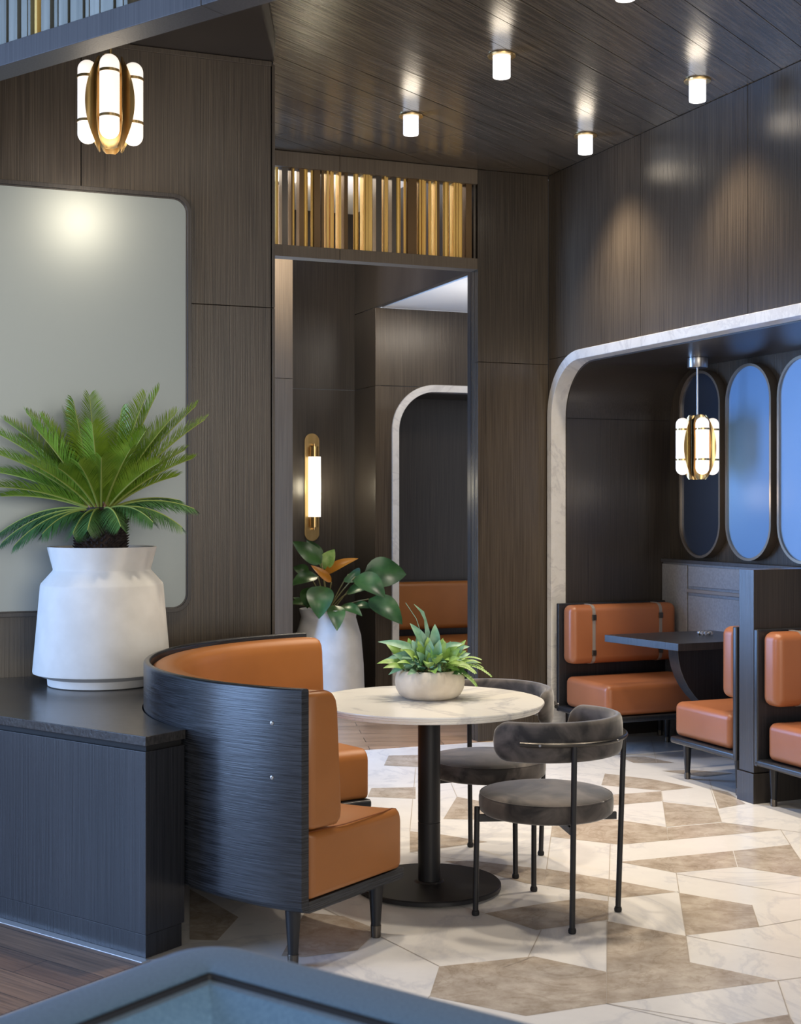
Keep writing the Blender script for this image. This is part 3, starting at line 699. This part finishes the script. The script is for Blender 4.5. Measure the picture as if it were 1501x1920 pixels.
# ------------------------------------------------------------ round table
rt_ = thing('round_table', 'round white marble-topped pedestal table with black column and disc base', 'table', (TC.x, TC.y, 0))
mb = MB(); mb.lathe([(.43, .712), (.438, .714), (.441, .720), (.4405, .7225), (.447, .725), (.449, .730), (.4485, .732), (.4525, .7345), (.453, .738), (.451, .742)], TC, 128); mb.build('table_top', M['table_marble'], rt_, True, smooth='auto')
mb = MB(); mb.lathe([(.0440, .018), (.0440, .262), (.0425, .264), (.0425, .267), (.0440, .268), (.0440, .712)], TC, 48); mb.build('column', M['black_metal'], rt_, True, smooth='auto')
mb = MB(); mb.lathe([(.278, .006), (.283, .008), (.283, .022), (.279, .026), (.06, .030), (.052, .036)], TC, 96); mb.build('base', M['black_metal'], rt_, True, smooth='auto')
for i in range(4):
    a = i*math.pi/2+.9; mb = MB(); mb.lathe([(.014, 0), (.014, .007)], (TC.x+.25*math.cos(a), TC.y+.25*math.sin(a)), 16); mb.build('foot_pad', M['black'], rt_, True, smooth='auto')

# ------------------------------------------------------------ velvet chairs
def make_chair(c, back_deg, label):
    """local frame: back points along +x"""
    t = thing('velvet_chair', label, 'chair', (c[0], c[1], 0), math.radians(back_deg), 'charcoal velvet chairs at the round table')
    n = 64; mb = MB()
    pr = [(.20, .372), (.236, .374), (.246, .382), (.249, .40), (.249, .428), (.246, .440), (.242, .4425), (.235, .4465), (.21, .452), (.15, .457), (.08, .459), (.02, .460)]
    mb.lathe(pr, (0, 0), n); st = mb.build('seat', M['velvet'], t, smooth=True)
    mb = MB(); mb.tube([(.2445*math.cos(2*math.pi*i/n), .2445*math.sin(2*math.pi*i/n), .4415) for i in range(n+1)], .0022, 6); mb.build('piping', M['velvet'], st, smooth=True)
    # back band with rounded (stadium) ends
    mb = MB(); span = math.radians(103); NB = 72; rg = []; Rm = .262; hh = .072; er = .072/Rm
    for i in range(NB+1):
        a = -span+2*span*i/NB
        d = min(a+span, span-a); h = hh if d > er else hh*math.sqrt(max(1-(1-d/er)**2, .0009))
        th = .021*min(1, .25+.75*math.sqrt(min(1, d/.12)))
        zc_ = .668+.006*math.cos(a)
        ring = []
        for j in range(16):
            q = 2*math.pi*j/16; x = math.copysign(abs(math.cos(q))**.6, math.cos(q)); z = math.copysign(abs(math.sin(q))**.75, math.sin(q))
            rad = Rm+th*x; ring.append((rad*math.cos(a), rad*math.sin(a), zc_+h*z))
        rg.append(ring)
    mb.rings(rg); mb.build('backrest', M['velvet'], t, smooth=True)
    mb = MB(); s2 = math.radians(76); mb.tube([(.293*math.cos(-s2+2*s2*i/40), .293*math.sin(-s2+2*s2*i/40), .668) for i in range(41)], .0085, 10); rl = mb.build('rail', M['rail'], t, smooth='auto')
    for a in (-62, 0, 62):
        a = math.radians(a); mb = MB(); mb.tube([(.300*math.cos(a), .300*math.sin(a), .668), (.304*math.cos(a), .304*math.sin(a), .668)], .0045, 10); mb.build('screw', M['steel'], rl, smooth='auto')
    for a, top, rl_ in ((38, .668, .290), (-38, .668, .290), (132, .40, .2575), (-132, .40, .2575)):
        a = math.radians(a); rb = rl_ if top > .5 else .262; rb0 = .268
        p0 = Vector((rb0*math.cos(a), rb0*math.sin(a), .012)); p1 = Vector(((rb)*math.cos(a), rb*math.sin(a), top))
        mb = MB(); mb.tube([p0, p1], .0104, 14); lg = mb.build('leg', M['black_metal'], t, smooth='auto')
        mb = MB(); mb.lathe([(.0105, 0), (.0135, .002), (.0145, .010), (.0125, .018), (.0098, .020)], p0.xy, 20); mb.build('foot', M['black'], lg, smooth='auto')
    mb = MB()
    for a in (38+4, 132+4):
        a = math.radians(a); u = V2(math.cos(a), math.sin(a)); v = V2(-u.y, u.x)
    for a0, a1 in ((38, -132), (-38, 132)):
        p = V2(math.cos(math.radians(a0)), math.sin(math.radians(a0)))*.262; q = V2(math.cos(math.radians(a1)), math.sin(math.radians(a1)))*.262
        d_ = (q-p).normalized(); nn = V2(-d_.y, d_.x)
        mb.fbox(p, d_, nn, 0, (q-p).length, -.006, .006, .345, .372)
    mb.build('cross_brace', M['black_metal'], t, bevel=.001)
    return t
make_chair((.540, 5.055), -38, 'charcoal velvet round-seat chair in front, its full back and four legs visible')
make_chair((.365, 5.755), 64, 'charcoal velvet round-seat chair partly hidden behind the round marble table')

# ------------------------------------------------------------ lamps
def can_light(x, y, label, vis=True):
    t = thing('ceiling_light', label, 'ceiling light', (x, y, CEIL), 0, 'cylindrical white ceiling lights')
    mb = MB(); mb.lathe([(.041, -.105), (.0425, -.100), (.0425, -.001)], (0, 0), 32); mb.build('glass_shade', M['can'], t, smooth='auto')
    mb = MB(); n = 40
    mb.rings([[(r*math.cos(2*math.pi*i/n), r*math.sin(2*math.pi*i/n), z) for i in range(n)] for r, z in ((.047, -.0005), (.047, -.007), (.066, -.007), (.068, -.0005))], caps=False, loop=False)
    mb.build('trim_ring', M['brass'], t, smooth='auto')
    l = lamp('ceiling_spot', 'SPOT', (x, y, CEIL-.125), 95, WARM, spot_size=math.radians(100), spot_blend=1, shadow_soft_size=.08)
    l.rotation_euler = (0, 0, 0)
    lamp('ceiling_glow', 'POINT', (x, y, CEIL-.16), .6, WARM, shadow_soft_size=.05)
    return t
L1 = G(940, 104, CEIL); L2 = G(770, 217, CEIL); L3 = G(1307, 151, CEIL); L4 = G(1097, 254, CEIL)
st = (L1-L2); st3 = (L3-L4)
can_light(*L1, 'white cylinder ceiling light hanging highest at the centre of the planks')
can_light(*L2, 'white cylinder ceiling light nearest the gold fin screen')
can_light(*L3, 'white cylinder ceiling light furthest right beside the panelled wall')
can_light(*L4, 'white cylinder ceiling light near the corner where the walls meet')
can_light(*(L1+st), 'white cylinder ceiling light above the frame, in line with the centre one')
can_light(*(L3+st3), 'white cylinder ceiling light above the frame on the right')
can_light(*(L1+st-(L3-L1)), 'white cylinder ceiling light above the frame on the left')

def pendant(x, y, z0, ztop, rz, label, rodmat, canopy):
    t = thing('pendant_lamp', label, 'pendant lamp', (x, y, z0), rz, None)
    H = .395; nA = 4; Rg = .094; rb = .0405
    for k in range(nA):
        a = 2*math.pi*k/nA-math.pi/2; cx_, cy_ = Rg*math.cos(a), Rg*math.sin(a)
        pr = [(rb*math.sin(math.pi/2*i/8)+.0003, .028+rb-rb*math.cos(math.pi/2*i/8)) for i in range(9)]
        pr += [(rb*math.cos(math.pi/2*i/8)+.0003, H-.018-rb+rb*math.sin(math.pi/2*i/8)) for i in range(9)]
        mb = MB(); mb.lathe(pr, (cx_, cy_), 28); mb.build('opal_tube', M['bulb'], t, smooth=True)
        for zb in (.115, .30):
            mb = MB(); n = 28
            mb.rings([[(cx_+r*math.cos(2*math.pi*i/n), cy_+r*math.sin(2*math.pi*i/n), z) for i in range(n)] for r, z in ((.0408, zb), (.0432, zb), (.0432, zb+.011), (.0408, zb+.011))], loop=True)
            mb.build('band', M['brass'], t, smooth='auto')
        # leaf-shaped metal trough behind the tube
        mb = MB(); rg = []; NZ = 28
        for i in range(NZ+1):
            z = H*i/NZ; w_ = math.radians(22+76*math.sin(math.pi*i/NZ)**.7); ring = []
            for rad in (.0520, .0505):
                rngj = range(13) if rad > .0515 else range(12, -1, -1)
                for j in rngj:
                    q = a+math.pi-w_+2*w_*j/12; ring.append((cx_+rad*math.cos(q), cy_+rad*math.sin(q), z))
            rg.append(ring)
        mb.rings(rg); mb.build('trough', M['brass'], t, smooth='auto')
    mb = MB(); mb.lathe([(.03, .02), (.036, .03), (.036, H-.03), (.02, H-.015)], (0, 0), 24); mb.build('core', M['bronze'], t, smooth='auto')
    mb = MB(); mb.lathe([(.0065, H-.02), (.0065, ztop-z0)], (0, 0), 14); mb.build('rod', rodmat, t, smooth='auto')
    if canopy:
        mb = MB(); mb.lathe([(.010, ztop-z0-.062), (.060, ztop-z0-.060), (.062, ztop-z0-.056), (.062, ztop-z0-.002)], (0, 0), 36); mb.build('canopy', M['steel'], t, smooth='auto')
    for k in range(nA):
        a = 2*math.pi*k/nA-math.pi/2
    lamp('pendant_glow', 'POINT', (x, y, z0-.10), .9 if canopy else 6.0, (1, .84, .64), shadow_soft_size=.09)
    return t
PY = 5.70; pendant((207-CX)/F*PY, PY, HC+(HZ-284)/F*PY, CEIL-.032, .17, 'brass pendant lamp of opal glass tubes hanging over the palm at upper left', M['brass'], False)
PY = 8.34; pendant((1307-CX)/F*PY, PY, HC+(HZ-899)/F*PY, 2.417, .10, 'brass pendant lamp of opal glass tubes hanging in the niche before the mirrors', M['steel'], True)

# ------------------------------------------------------------ palm in its pot
PC = V2(-1.28, 5.84); ZP = .7445
pp = thing('potted_palm', 'sago palm in a big white angular pot standing on the dark ledge', 'plant', (PC.x, PC.y, ZP))
prof = [(.222, .7445), (.228, .748), (.230, .778), (.240, .781), (.289, .800), (.2905, .806), (.259, 1.168), (.256, 1.178), (.207, 1.233), (.206, 1.239), (.230, 1.329), (.229, 1.334), (.218, 1.334), (.196, 1.24), (.19, 1.22)]
mb = MB(); mb.lathe(prof, PC, 96); mb.build('pot', M['concrete'], pp, True, smooth='auto', bevel=0)
mb = MB(); mb.lathe([(.20, 1.24), (.203, 1.30), (.05, 1.315)], PC, 32); mb.build('soil', M['soil'], pp, True)
mb = MB(); tr = random.Random(5); TP = V2(PC.x-.005, PC.y)
mb.lathe([(.095, 1.30), (.100, 1.36), (.104, 1.42), (.094, 1.47), (.06, 1.50), (.02, 1.515)], TP, 32)
for i in range(15):
    for j in range(24):
        a = 2*math.pi*(j+.5*(i % 2))/24+tr.uniform(-.05, .05); z = 1.315+i*.0115; r = .100 if z < 1.44 else .104-(z-1.44)*.5
        c = Vector((TP.x+r*math.cos(a), TP.y+r*math.sin(a), z)); o = Vector((math.cos(a), math.sin(a), .55)).normalized(); x = Vector((-math.sin(a), math.cos(a), 0))
        tip = c+o*tr.uniform(.014, .024)
        mb.rings([[c-x*.010, c+Vector((0, 0, .010)), c+x*.010, c-Vector((0, 0, .008))], [tip-x*.0015, tip+Vector((0, 0, .0015)), tip+x*.0015, tip-Vector((0, 0, .001))]])
mb.build('trunk', M['trunk'], pp, True)
mb = MB()
for i in range(26):
    a = tr.uniform(0, 6.283); r = tr.uniform(0, .05); h = tr.uniform(.03, .075)
    b0 = Vector((TP.x+r*math.cos(a), TP.y+r*math.sin(a), 1.495)); mb.tube([b0, b0+Vector((math.cos(a)*.02, math.sin(a)*.02, h))], [.006, .001], 5)
mb.build('crown', M['fluff'], pp, True)
def frond(az, el, L, droop, m, wid=.115, seed=0, vee=.55):
    r = random.Random(seed); n = 26; d = Vector((math.cos(az)*math.cos(el), math.sin(az)*math.cos(el), math.sin(el))); p = Vector((TP.x+.03*math.cos(az), TP.y+.03*math.sin(az), 1.49)); pts = [p.copy()]
    for i in range(n):
        d = (d+Vector((0, 0, -droop/n))).normalized(); p = p+d*(L/n); 
        wd = (Vector((p.x, p.y))-W0).dot(NL)
        if wd < .05: p.x += NL.x*(.05-wd); p.y += NL.y*(.05-wd)
        pts.append(p.copy())
    mb = MB(); mb.mi = 1; mb.tube(pts, [.0055*(1-.8*i/n)+.0006 for i in range(n+1)], 6); mb.mi = 0
    N = 74
    for i in range(N):
        f = .10+.90*(i/(N-1)); q = f*n; k_ = min(int(q), n-1); b = pts[k_].lerp(pts[k_+1], q-k_); tg = (pts[k_+1]-pts[k_]).normalized()
        side = tg.cross(Vector((0, 0, 1)))
        if side.length < .2: side = Vector((-math.sin(az), math.cos(az), 0))
        side.normalize(); up = side.cross(tg).normalized()
        ll = wid*(math.sin(math.pi*min(1, (f*.86+.10)))**.55)*(1-.25*f)+.012
        for sg in (-1, 1):
            fw = .85+.55*f+r.uniform(-.06, .06)
            dr = (side*sg+up*(vee+r.uniform(-.16, .16))+tg*fw).normalized()
            w_ = tg*.0034
            m1 = b+dr*ll*.5+up*-.002; tp = b+dr*ll+Vector((0, 0, -.16*ll)); 
            v = [mb.bm.verts.new(x) for x in (b-w_*.6, b+w_*.6, m1+w_*.75, tp, m1-w_*.75)]
            mb.bm.faces.new((v[0], v[1], v[2], v[4])).material_index = 0; mb.bm.faces.new((v[4], v[2], v[3])).material_index = 0
    mb.build('frond', [m, M['rachis']], pp, True)
def toward(px, py, dy, L=None):                       # aim a frond so its tip lies at a place dy in front of (-) or behind (+) the trunk
    Y = PC.y+dy; p = Vector(((px-CX)/F*Y, Y, HC-(py-HZ)/F*Y)); b = Vector((TP.x, TP.y, 1.49)); return p-b
# (tip column, tip row, depth of the tip against the trunk, droop, young?)
tips = [(372, 775, .02, .5, 1), (355, 750, .10, .45, 1), (285, 722, .05, .35, 1), (262, 735, -.06, .3, 1), (172, 735, .1, .2, 1), (150, 745, -.02, .2, 1), (130, 765, .12, .2, 1),
        (62, 765, .05, .45, 1), (75, 790, -.12, .45, 1), (20, 775, .10, .55, 1), (-10, 790, .0, .6, 1), (-20, 830, -.10, .6, 1), (-30, 870, .05, .6, 1), (-12, 905, -.16, .5, 1),
        (10, 925, -.05, .5, 1), (350, 850, -.05, .55, 1), (335, 835, .12, .5, 1), (290, 860, -.2, .5, 1), (240, 835, -.26, .45, 1), (175, 790, -.20, .3, 1), (190, 850, -.32, .5, 1), (115, 870, -.30, .5, 1), (55, 855, -.25, .5, 1),
        (318, 765, -.08, .45, 1), (215, 760, .02, .3, 1), (45, 810, .14, .5, 1), (90, 775, .02, .4, 1), (265, 800, -.18, .45, 1), (40, 885, .1, .5, 1), (320, 885, .05, .6, 1), (150, 860, -.34, .5, 1),
        (225, 790, .1, .3, 1), (100, 820, .16, .4, 1), (300, 800, .15, .4, 1),
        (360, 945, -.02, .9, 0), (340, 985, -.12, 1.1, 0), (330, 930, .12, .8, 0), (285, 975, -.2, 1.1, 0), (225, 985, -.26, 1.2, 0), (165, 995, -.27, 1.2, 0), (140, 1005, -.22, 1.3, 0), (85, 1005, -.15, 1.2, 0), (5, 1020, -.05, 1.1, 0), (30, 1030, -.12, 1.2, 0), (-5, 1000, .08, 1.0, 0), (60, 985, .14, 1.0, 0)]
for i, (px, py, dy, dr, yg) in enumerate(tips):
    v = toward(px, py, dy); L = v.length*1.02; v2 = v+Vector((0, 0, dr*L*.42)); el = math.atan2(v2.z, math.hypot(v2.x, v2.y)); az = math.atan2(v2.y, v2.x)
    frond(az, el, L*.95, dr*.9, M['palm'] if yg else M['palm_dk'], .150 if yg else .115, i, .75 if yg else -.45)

# ------------------------------------------------------------ tall pot and glossy plant in the inner room
QC = V2(-.535, 10.10)
qp = thing('potted_plant', 'broad glossy-leaved plant in a tall off-white pot beyond the doorway', 'plant', (QC.x, QC.y, .004))
mb = MB(); mb.lathe([(.262, .0045), (.272, .01), (.272, .03), (.262, .33), (.243, .55), (.238, .565), (.212, .655), (.204, .685), (.206, .70), (.218, .742), (.216, .748), (.205, .748), (.196, .70), (.19, .66)], QC, 72); mb.build('pot', M['concrete'], qp, True, smooth='auto')
mb = MB(); mb.lathe([(.19, .67), (.197, .70), (.03, .71)], QC, 24); mb.build('soil', M['soil'], qp, True)
def leafblade(mb, base, tip, width, normal, fold=.18, curl=.12, n=10, tipsharp=1.0):
    ax = tip-base; L = ax.length; t = ax.normalized(); s = t.cross(normal).normalized(); nn = s.cross(t).normalized(); rows = []
    for i in range(n+1):
        f = i/n; w_ = width*(math.sin(math.pi*f**.75)**.8 if 0 < f < 1 else .02); c = base+ax*f+nn*(curl*L*math.sin(math.pi*f)*1.0)-nn*(curl*L*f*f*.6)
        rows.append([c+s*w_*.5+nn*w_*fold, c+s*w_*.27+nn*w_*fold*.35, c, c-s*w_*.27+nn*w_*fold*.35, c-s*w_*.5+nn*w_*fold])
    vs = [[mb.bm.verts.new(p) for p in r] for r in rows]
    for A, B in zip(vs, vs[1:]):
        for j in range(4): mb.bm.faces.new((A[j], A[j+1], B[j+1], B[j])).material_index = mb.mi
def PX(px, py, Y): return Vector(((px-CX)/F*Y, Y, HC-(py-HZ)/F*Y))
Yq = QC.y
big = [((597, 1052), (549, 1015), .085, -.05, 'leaf_dk', (-.3, -.7, .5)), ((605, 1062), (627, 1030), .07, .02, 'leaf_a', (.2, -1, .3)), ((600, 1048), (575, 1012), .06, .02, 'leaf_dk', (.2, -1, .3)),
       ((612, 1075), (670, 1045), .05, .0, 'leaf_or', (0, -.8, .6)), ((617, 1088), (584, 1060), .04, -.08, 'leaf_or', (0, -.9, .4)), ((590, 1082), (545, 1096), .085, -.1, 'leaf_dk', (-.2, -.7, .7)), ((575, 1075), (550, 1062), .06, .05, 'leaf_dk', (-.2, -.7, .7)),
       ((600, 1105), (598, 1158), .125, -.22, 'leaf_dk', (.1, -1, .35)), ((585, 1105), (575, 1140), .09, -.1, 'leaf_dk', (-.4, -1, .3)), ((627, 1140), (632, 1180), .085, -.25, 'leaf_dk', (.2, -1, .1)), ((560, 1130), (550, 1120), .05, .0, 'leaf_dk', (0, -.3, 1)),
       ((672, 1085), (722, 1118), .115, -.15, 'leaf_dk', (.2, -.8, .6)), ((655, 1078), (670, 1090), .10, -.05, 'leaf_dk', (.1, -.9, .5)), ((690, 1078), (762, 1075), .15, .08, 'leaf_dk', (.1, -.95, .4)), ((655, 1112), (702, 1100), .07, -.05, 'leaf_dk', (0, -.6, .8)),
       ((698, 1128), (755, 1168), .125, -.12, 'leaf_dk', (.4, -.8, .5)), ((640, 1140), (678, 1152), .07, -.18, 'leaf_dk', (.1, -.6, .8)), ((660, 1142), (700, 1138), .07, -.1, 'leaf_dk', (.1, -.5, .85)), ((548, 1132), (580, 1134), .06, -.1, 'leaf_dk', (.0, -.5, .9))]
for (b, t_, wd, dy, mm_, nr) in big:
    mb = MB(); B = PX(*b, Yq+dy*.6); T = PX(*t_, Yq+dy*1.3); B = B-(T-B)*.12; leafblade(mb, B, T, wd*1.6, Vector(nr).normalized(), .12, .10)
    lf = mb.build('leaf', M[mm_], qp, True, smooth=True)
    mb = MB(); r0 = Vector((QC.x+dy*.15, QC.y, .70)); mid = (r0+B)/2+Vector((0, 0, .04)); pts = [r0.lerp(mid, i/5).lerp(mid.lerp(B, i/5), i/5) for i in range(6)]
    mb.tube(pts, .005, 6); mb.build('stem', M['stem'], qp, True, smooth=True)

# ------------------------------------------------------------ planted bowl on the round table
BC = V2(.117, 5.43); ZB = .743
bp_ = thing('planted_bowl', 'round cream stone bowl of mixed green ferns centred on the marble table', 'plant', (BC.x, BC.y, ZB))
mb = MB(); mb.lathe([(.090, .743), (.102, .7445), (.122, .757), (.135, .780), (.1395, .805), (.138, .825), (.130, .846), (.121, .856), (.116, .857), (.110, .852), (.112, .83)], BC, 72); mb.build('bowl', M['stone_bowl'], bp_, True, smooth=True)
mb = MB(); mb.lathe([(.112, .825), (.113, .838), (.03, .845)], BC, 24); mb.build('soil', M['soil'], bp_, True)
br_ = random.Random(11)
def foliage(n, m, name, lo, hi, wd, elr):
    mb = MB()
    for i in range(n):
        az = br_.uniform(0, 6.283); rr_ = br_.uniform(.01, .085); b = Vector((BC.x+rr_*math.cos(az), BC.y+rr_*math.sin(az), .84)); el = math.radians(br_.uniform(*elr)); L = br_.uniform(lo, hi)
        d = Vector((math.cos(az)*math.cos(el), math.sin(az)*math.cos(el), math.sin(el))); b2 = b+d*L*.40; mb.mi = 1; mb.tube([b, b2], .0012, 5); mb.mi = 0
        tip = b+d*L+Vector((0, 0, -.15*L)); leafblade(mb, b2, tip, br_.uniform(*wd), Vector((br_.uniform(-.3, .3), br_.uniform(-.9, -.2), .8)).normalized(), .12, .14, 8)
    return mb.build(name, [m, M['stem']], bp_, True, smooth=True)
foliage(80, M['leaf_a'], 'foliage', .08, .175, (.028, .046), (20, 88))
foliage(70, M['leaf_b'], 'foliage', .08, .175, (.024, .042), (15, 88))
foliage(30, M['leaf_dk'], 'foliage', .05, .10, (.022, .04), (5, 50))
mb = MB()
for b, t_, dy in (((790, 1230), (710, 1200), -.03), ((795, 1240), (728, 1262), -.07), ((790, 1235), (726, 1232), -.05), ((800, 1220), (770, 1168), 0), ((815, 1220), (815, 1170), .02), ((825, 1225), (867, 1205), 0), ((830, 1230), (880, 1210), .03)):
    leafblade(mb, PX(*b, BC.y+dy*.3), PX(*t_, BC.y+dy), .042, Vector((0, -.7, .7)), .12, .12, 9)
mb.build('foliage', M['leaf_b'], bp_, True, smooth=True)
mb = MB()                                               # upright wavy frond
pts = [(800, 1215), (801, 1185), (797, 1162), (791, 1147), (776, 1133)]; pw = [.012, .020, .010, .016, .002]
P_ = [PX(x, y, BC.y) for x, y in pts]; rows = [(mb.bm.verts.new(p-Vector((w_/2, 0, 0))), mb.bm.verts.new(p+Vector((w_/2, .004, 0)))) for p, w_ in zip(P_, pw)]
for a, b in zip(rows, rows[1:]): mb.bm.faces.new((a[0], a[1], b[1], b[0]))
mb.tube([PX(795, 1205, BC.y-.02), PX(780, 1160, BC.y-.02), PX(760, 1130, BC.y-.01)], .0012, 5)
mb.build('tall_leaf', M['leaf_b'], bp_, True)
def fern(az, el, L, seed):
    r = random.Random(seed); mb = MB(); n = 18; d = Vector((math.cos(az)*math.cos(el), math.sin(az)*math.cos(el), math.sin(el))); p = Vector((BC.x+.06*math.cos(az), BC.y+.06*math.sin(az), .845)); pts = [p.copy()]
    for i in range(n): d = (d+Vector((0, 0, -1.5/n))).normalized(); p = p+d*L/n; pts.append(p.copy())
    mb.tube(pts, .0012, 5)
    for i in range(2, n+1):
        tg = (pts[i]-pts[i-1]).normalized(); s = tg.cross(Vector((0, 0, 1))).normalized(); w_ = .034*(1-i/n)**.7+.006
        for sg in (-1, 1):
            dr = (s*sg+tg*.5).normalized()
            for q in range(4):
                c = pts[i]+dr*w_*(q+.6)/4; leafblade(mb, c, c+(dr*.4+tg*(1 if q % 2 else -.6)).normalized()*.009, .006, Vector((0, -.5, .8)), .05, .05, 3)
            mb.face([pts[i]-tg*.001, pts[i]+dr*w_, pts[i]+tg*.001])
    mb.build('fern_frond', M['leaf_a'], bp_, True)
for i, (az, el, L) in enumerate(((-.25, .7, .20), (-.05, .75, .17), (.25, .8, .17), (-.6, .8, .16), (-.4, .45, .15), (.5, .9, .15), (-.12, 1.0, .16))): fern(az, el, L, i)

# ------------------------------------------------------------ foreground sofa corner
ZS = .85; SC = G(390, 1752, ZS)
sf = thing('corner_sofa', 'blue grey upholstered sofa back corner blurred in the foreground', 'sofa', (SC.x, SC.y, 0))
A_ = -N2; B_ = -U2
def Lpath(off, r, n=10):                                 # plan path of an L at an inward offset, rounded at the corner
    c = SC+A_*off+B_*off; o = [c+A_*1.7]
    r = max(r, .001)
    cc = c+A_*r+B_*r
    for i in range(n+1):
        a = math.pi/2*i/n; o.append(cc-B_*r*math.cos(a)-A_*r*math.sin(a))
    o.append(c+B_*1.9); return o
def Lsweep(prof, name, m, parent=sf, r0=.09):
    """prof of (offset, z)"""
    mb = MB(); paths = [(Lpath(o, max(r0-o, .004)), z) for o, z in prof]; n = len(paths[0][0])
    mb.rings([[(*pt[i], z) for pt, z in paths] for i in range(n)])
    return mb.build(name, m, parent, True, smooth='auto')
Lsweep([(0, .12), (0, ZS-.03), (.004, ZS-.012), (.016, ZS-.002), (.03, ZS), (.105, ZS), (.113, ZS-.003), (.117, ZS-.012), (.117, .12)], 'backrest', M['sofa'])
Lsweep([(.116, ZS-.005), (.118, ZS-.0015), (.122, ZS-.003), (.123, ZS-.012), (.118, ZS-.014)], 'piping', M['sofa_dk'])
Lsweep([(.1205, .40), (.1205, ZS-.010), (.135, ZS-.010), (.158, ZS-.03), (.18, ZS-.08), (.20, .42)], 'back_cushion', M['sofa'])
Lsweep([(.12, .14), (.12, .39), (.60, .41), (.66, .38), (.66, .14)], 'seat', M['sofa'])
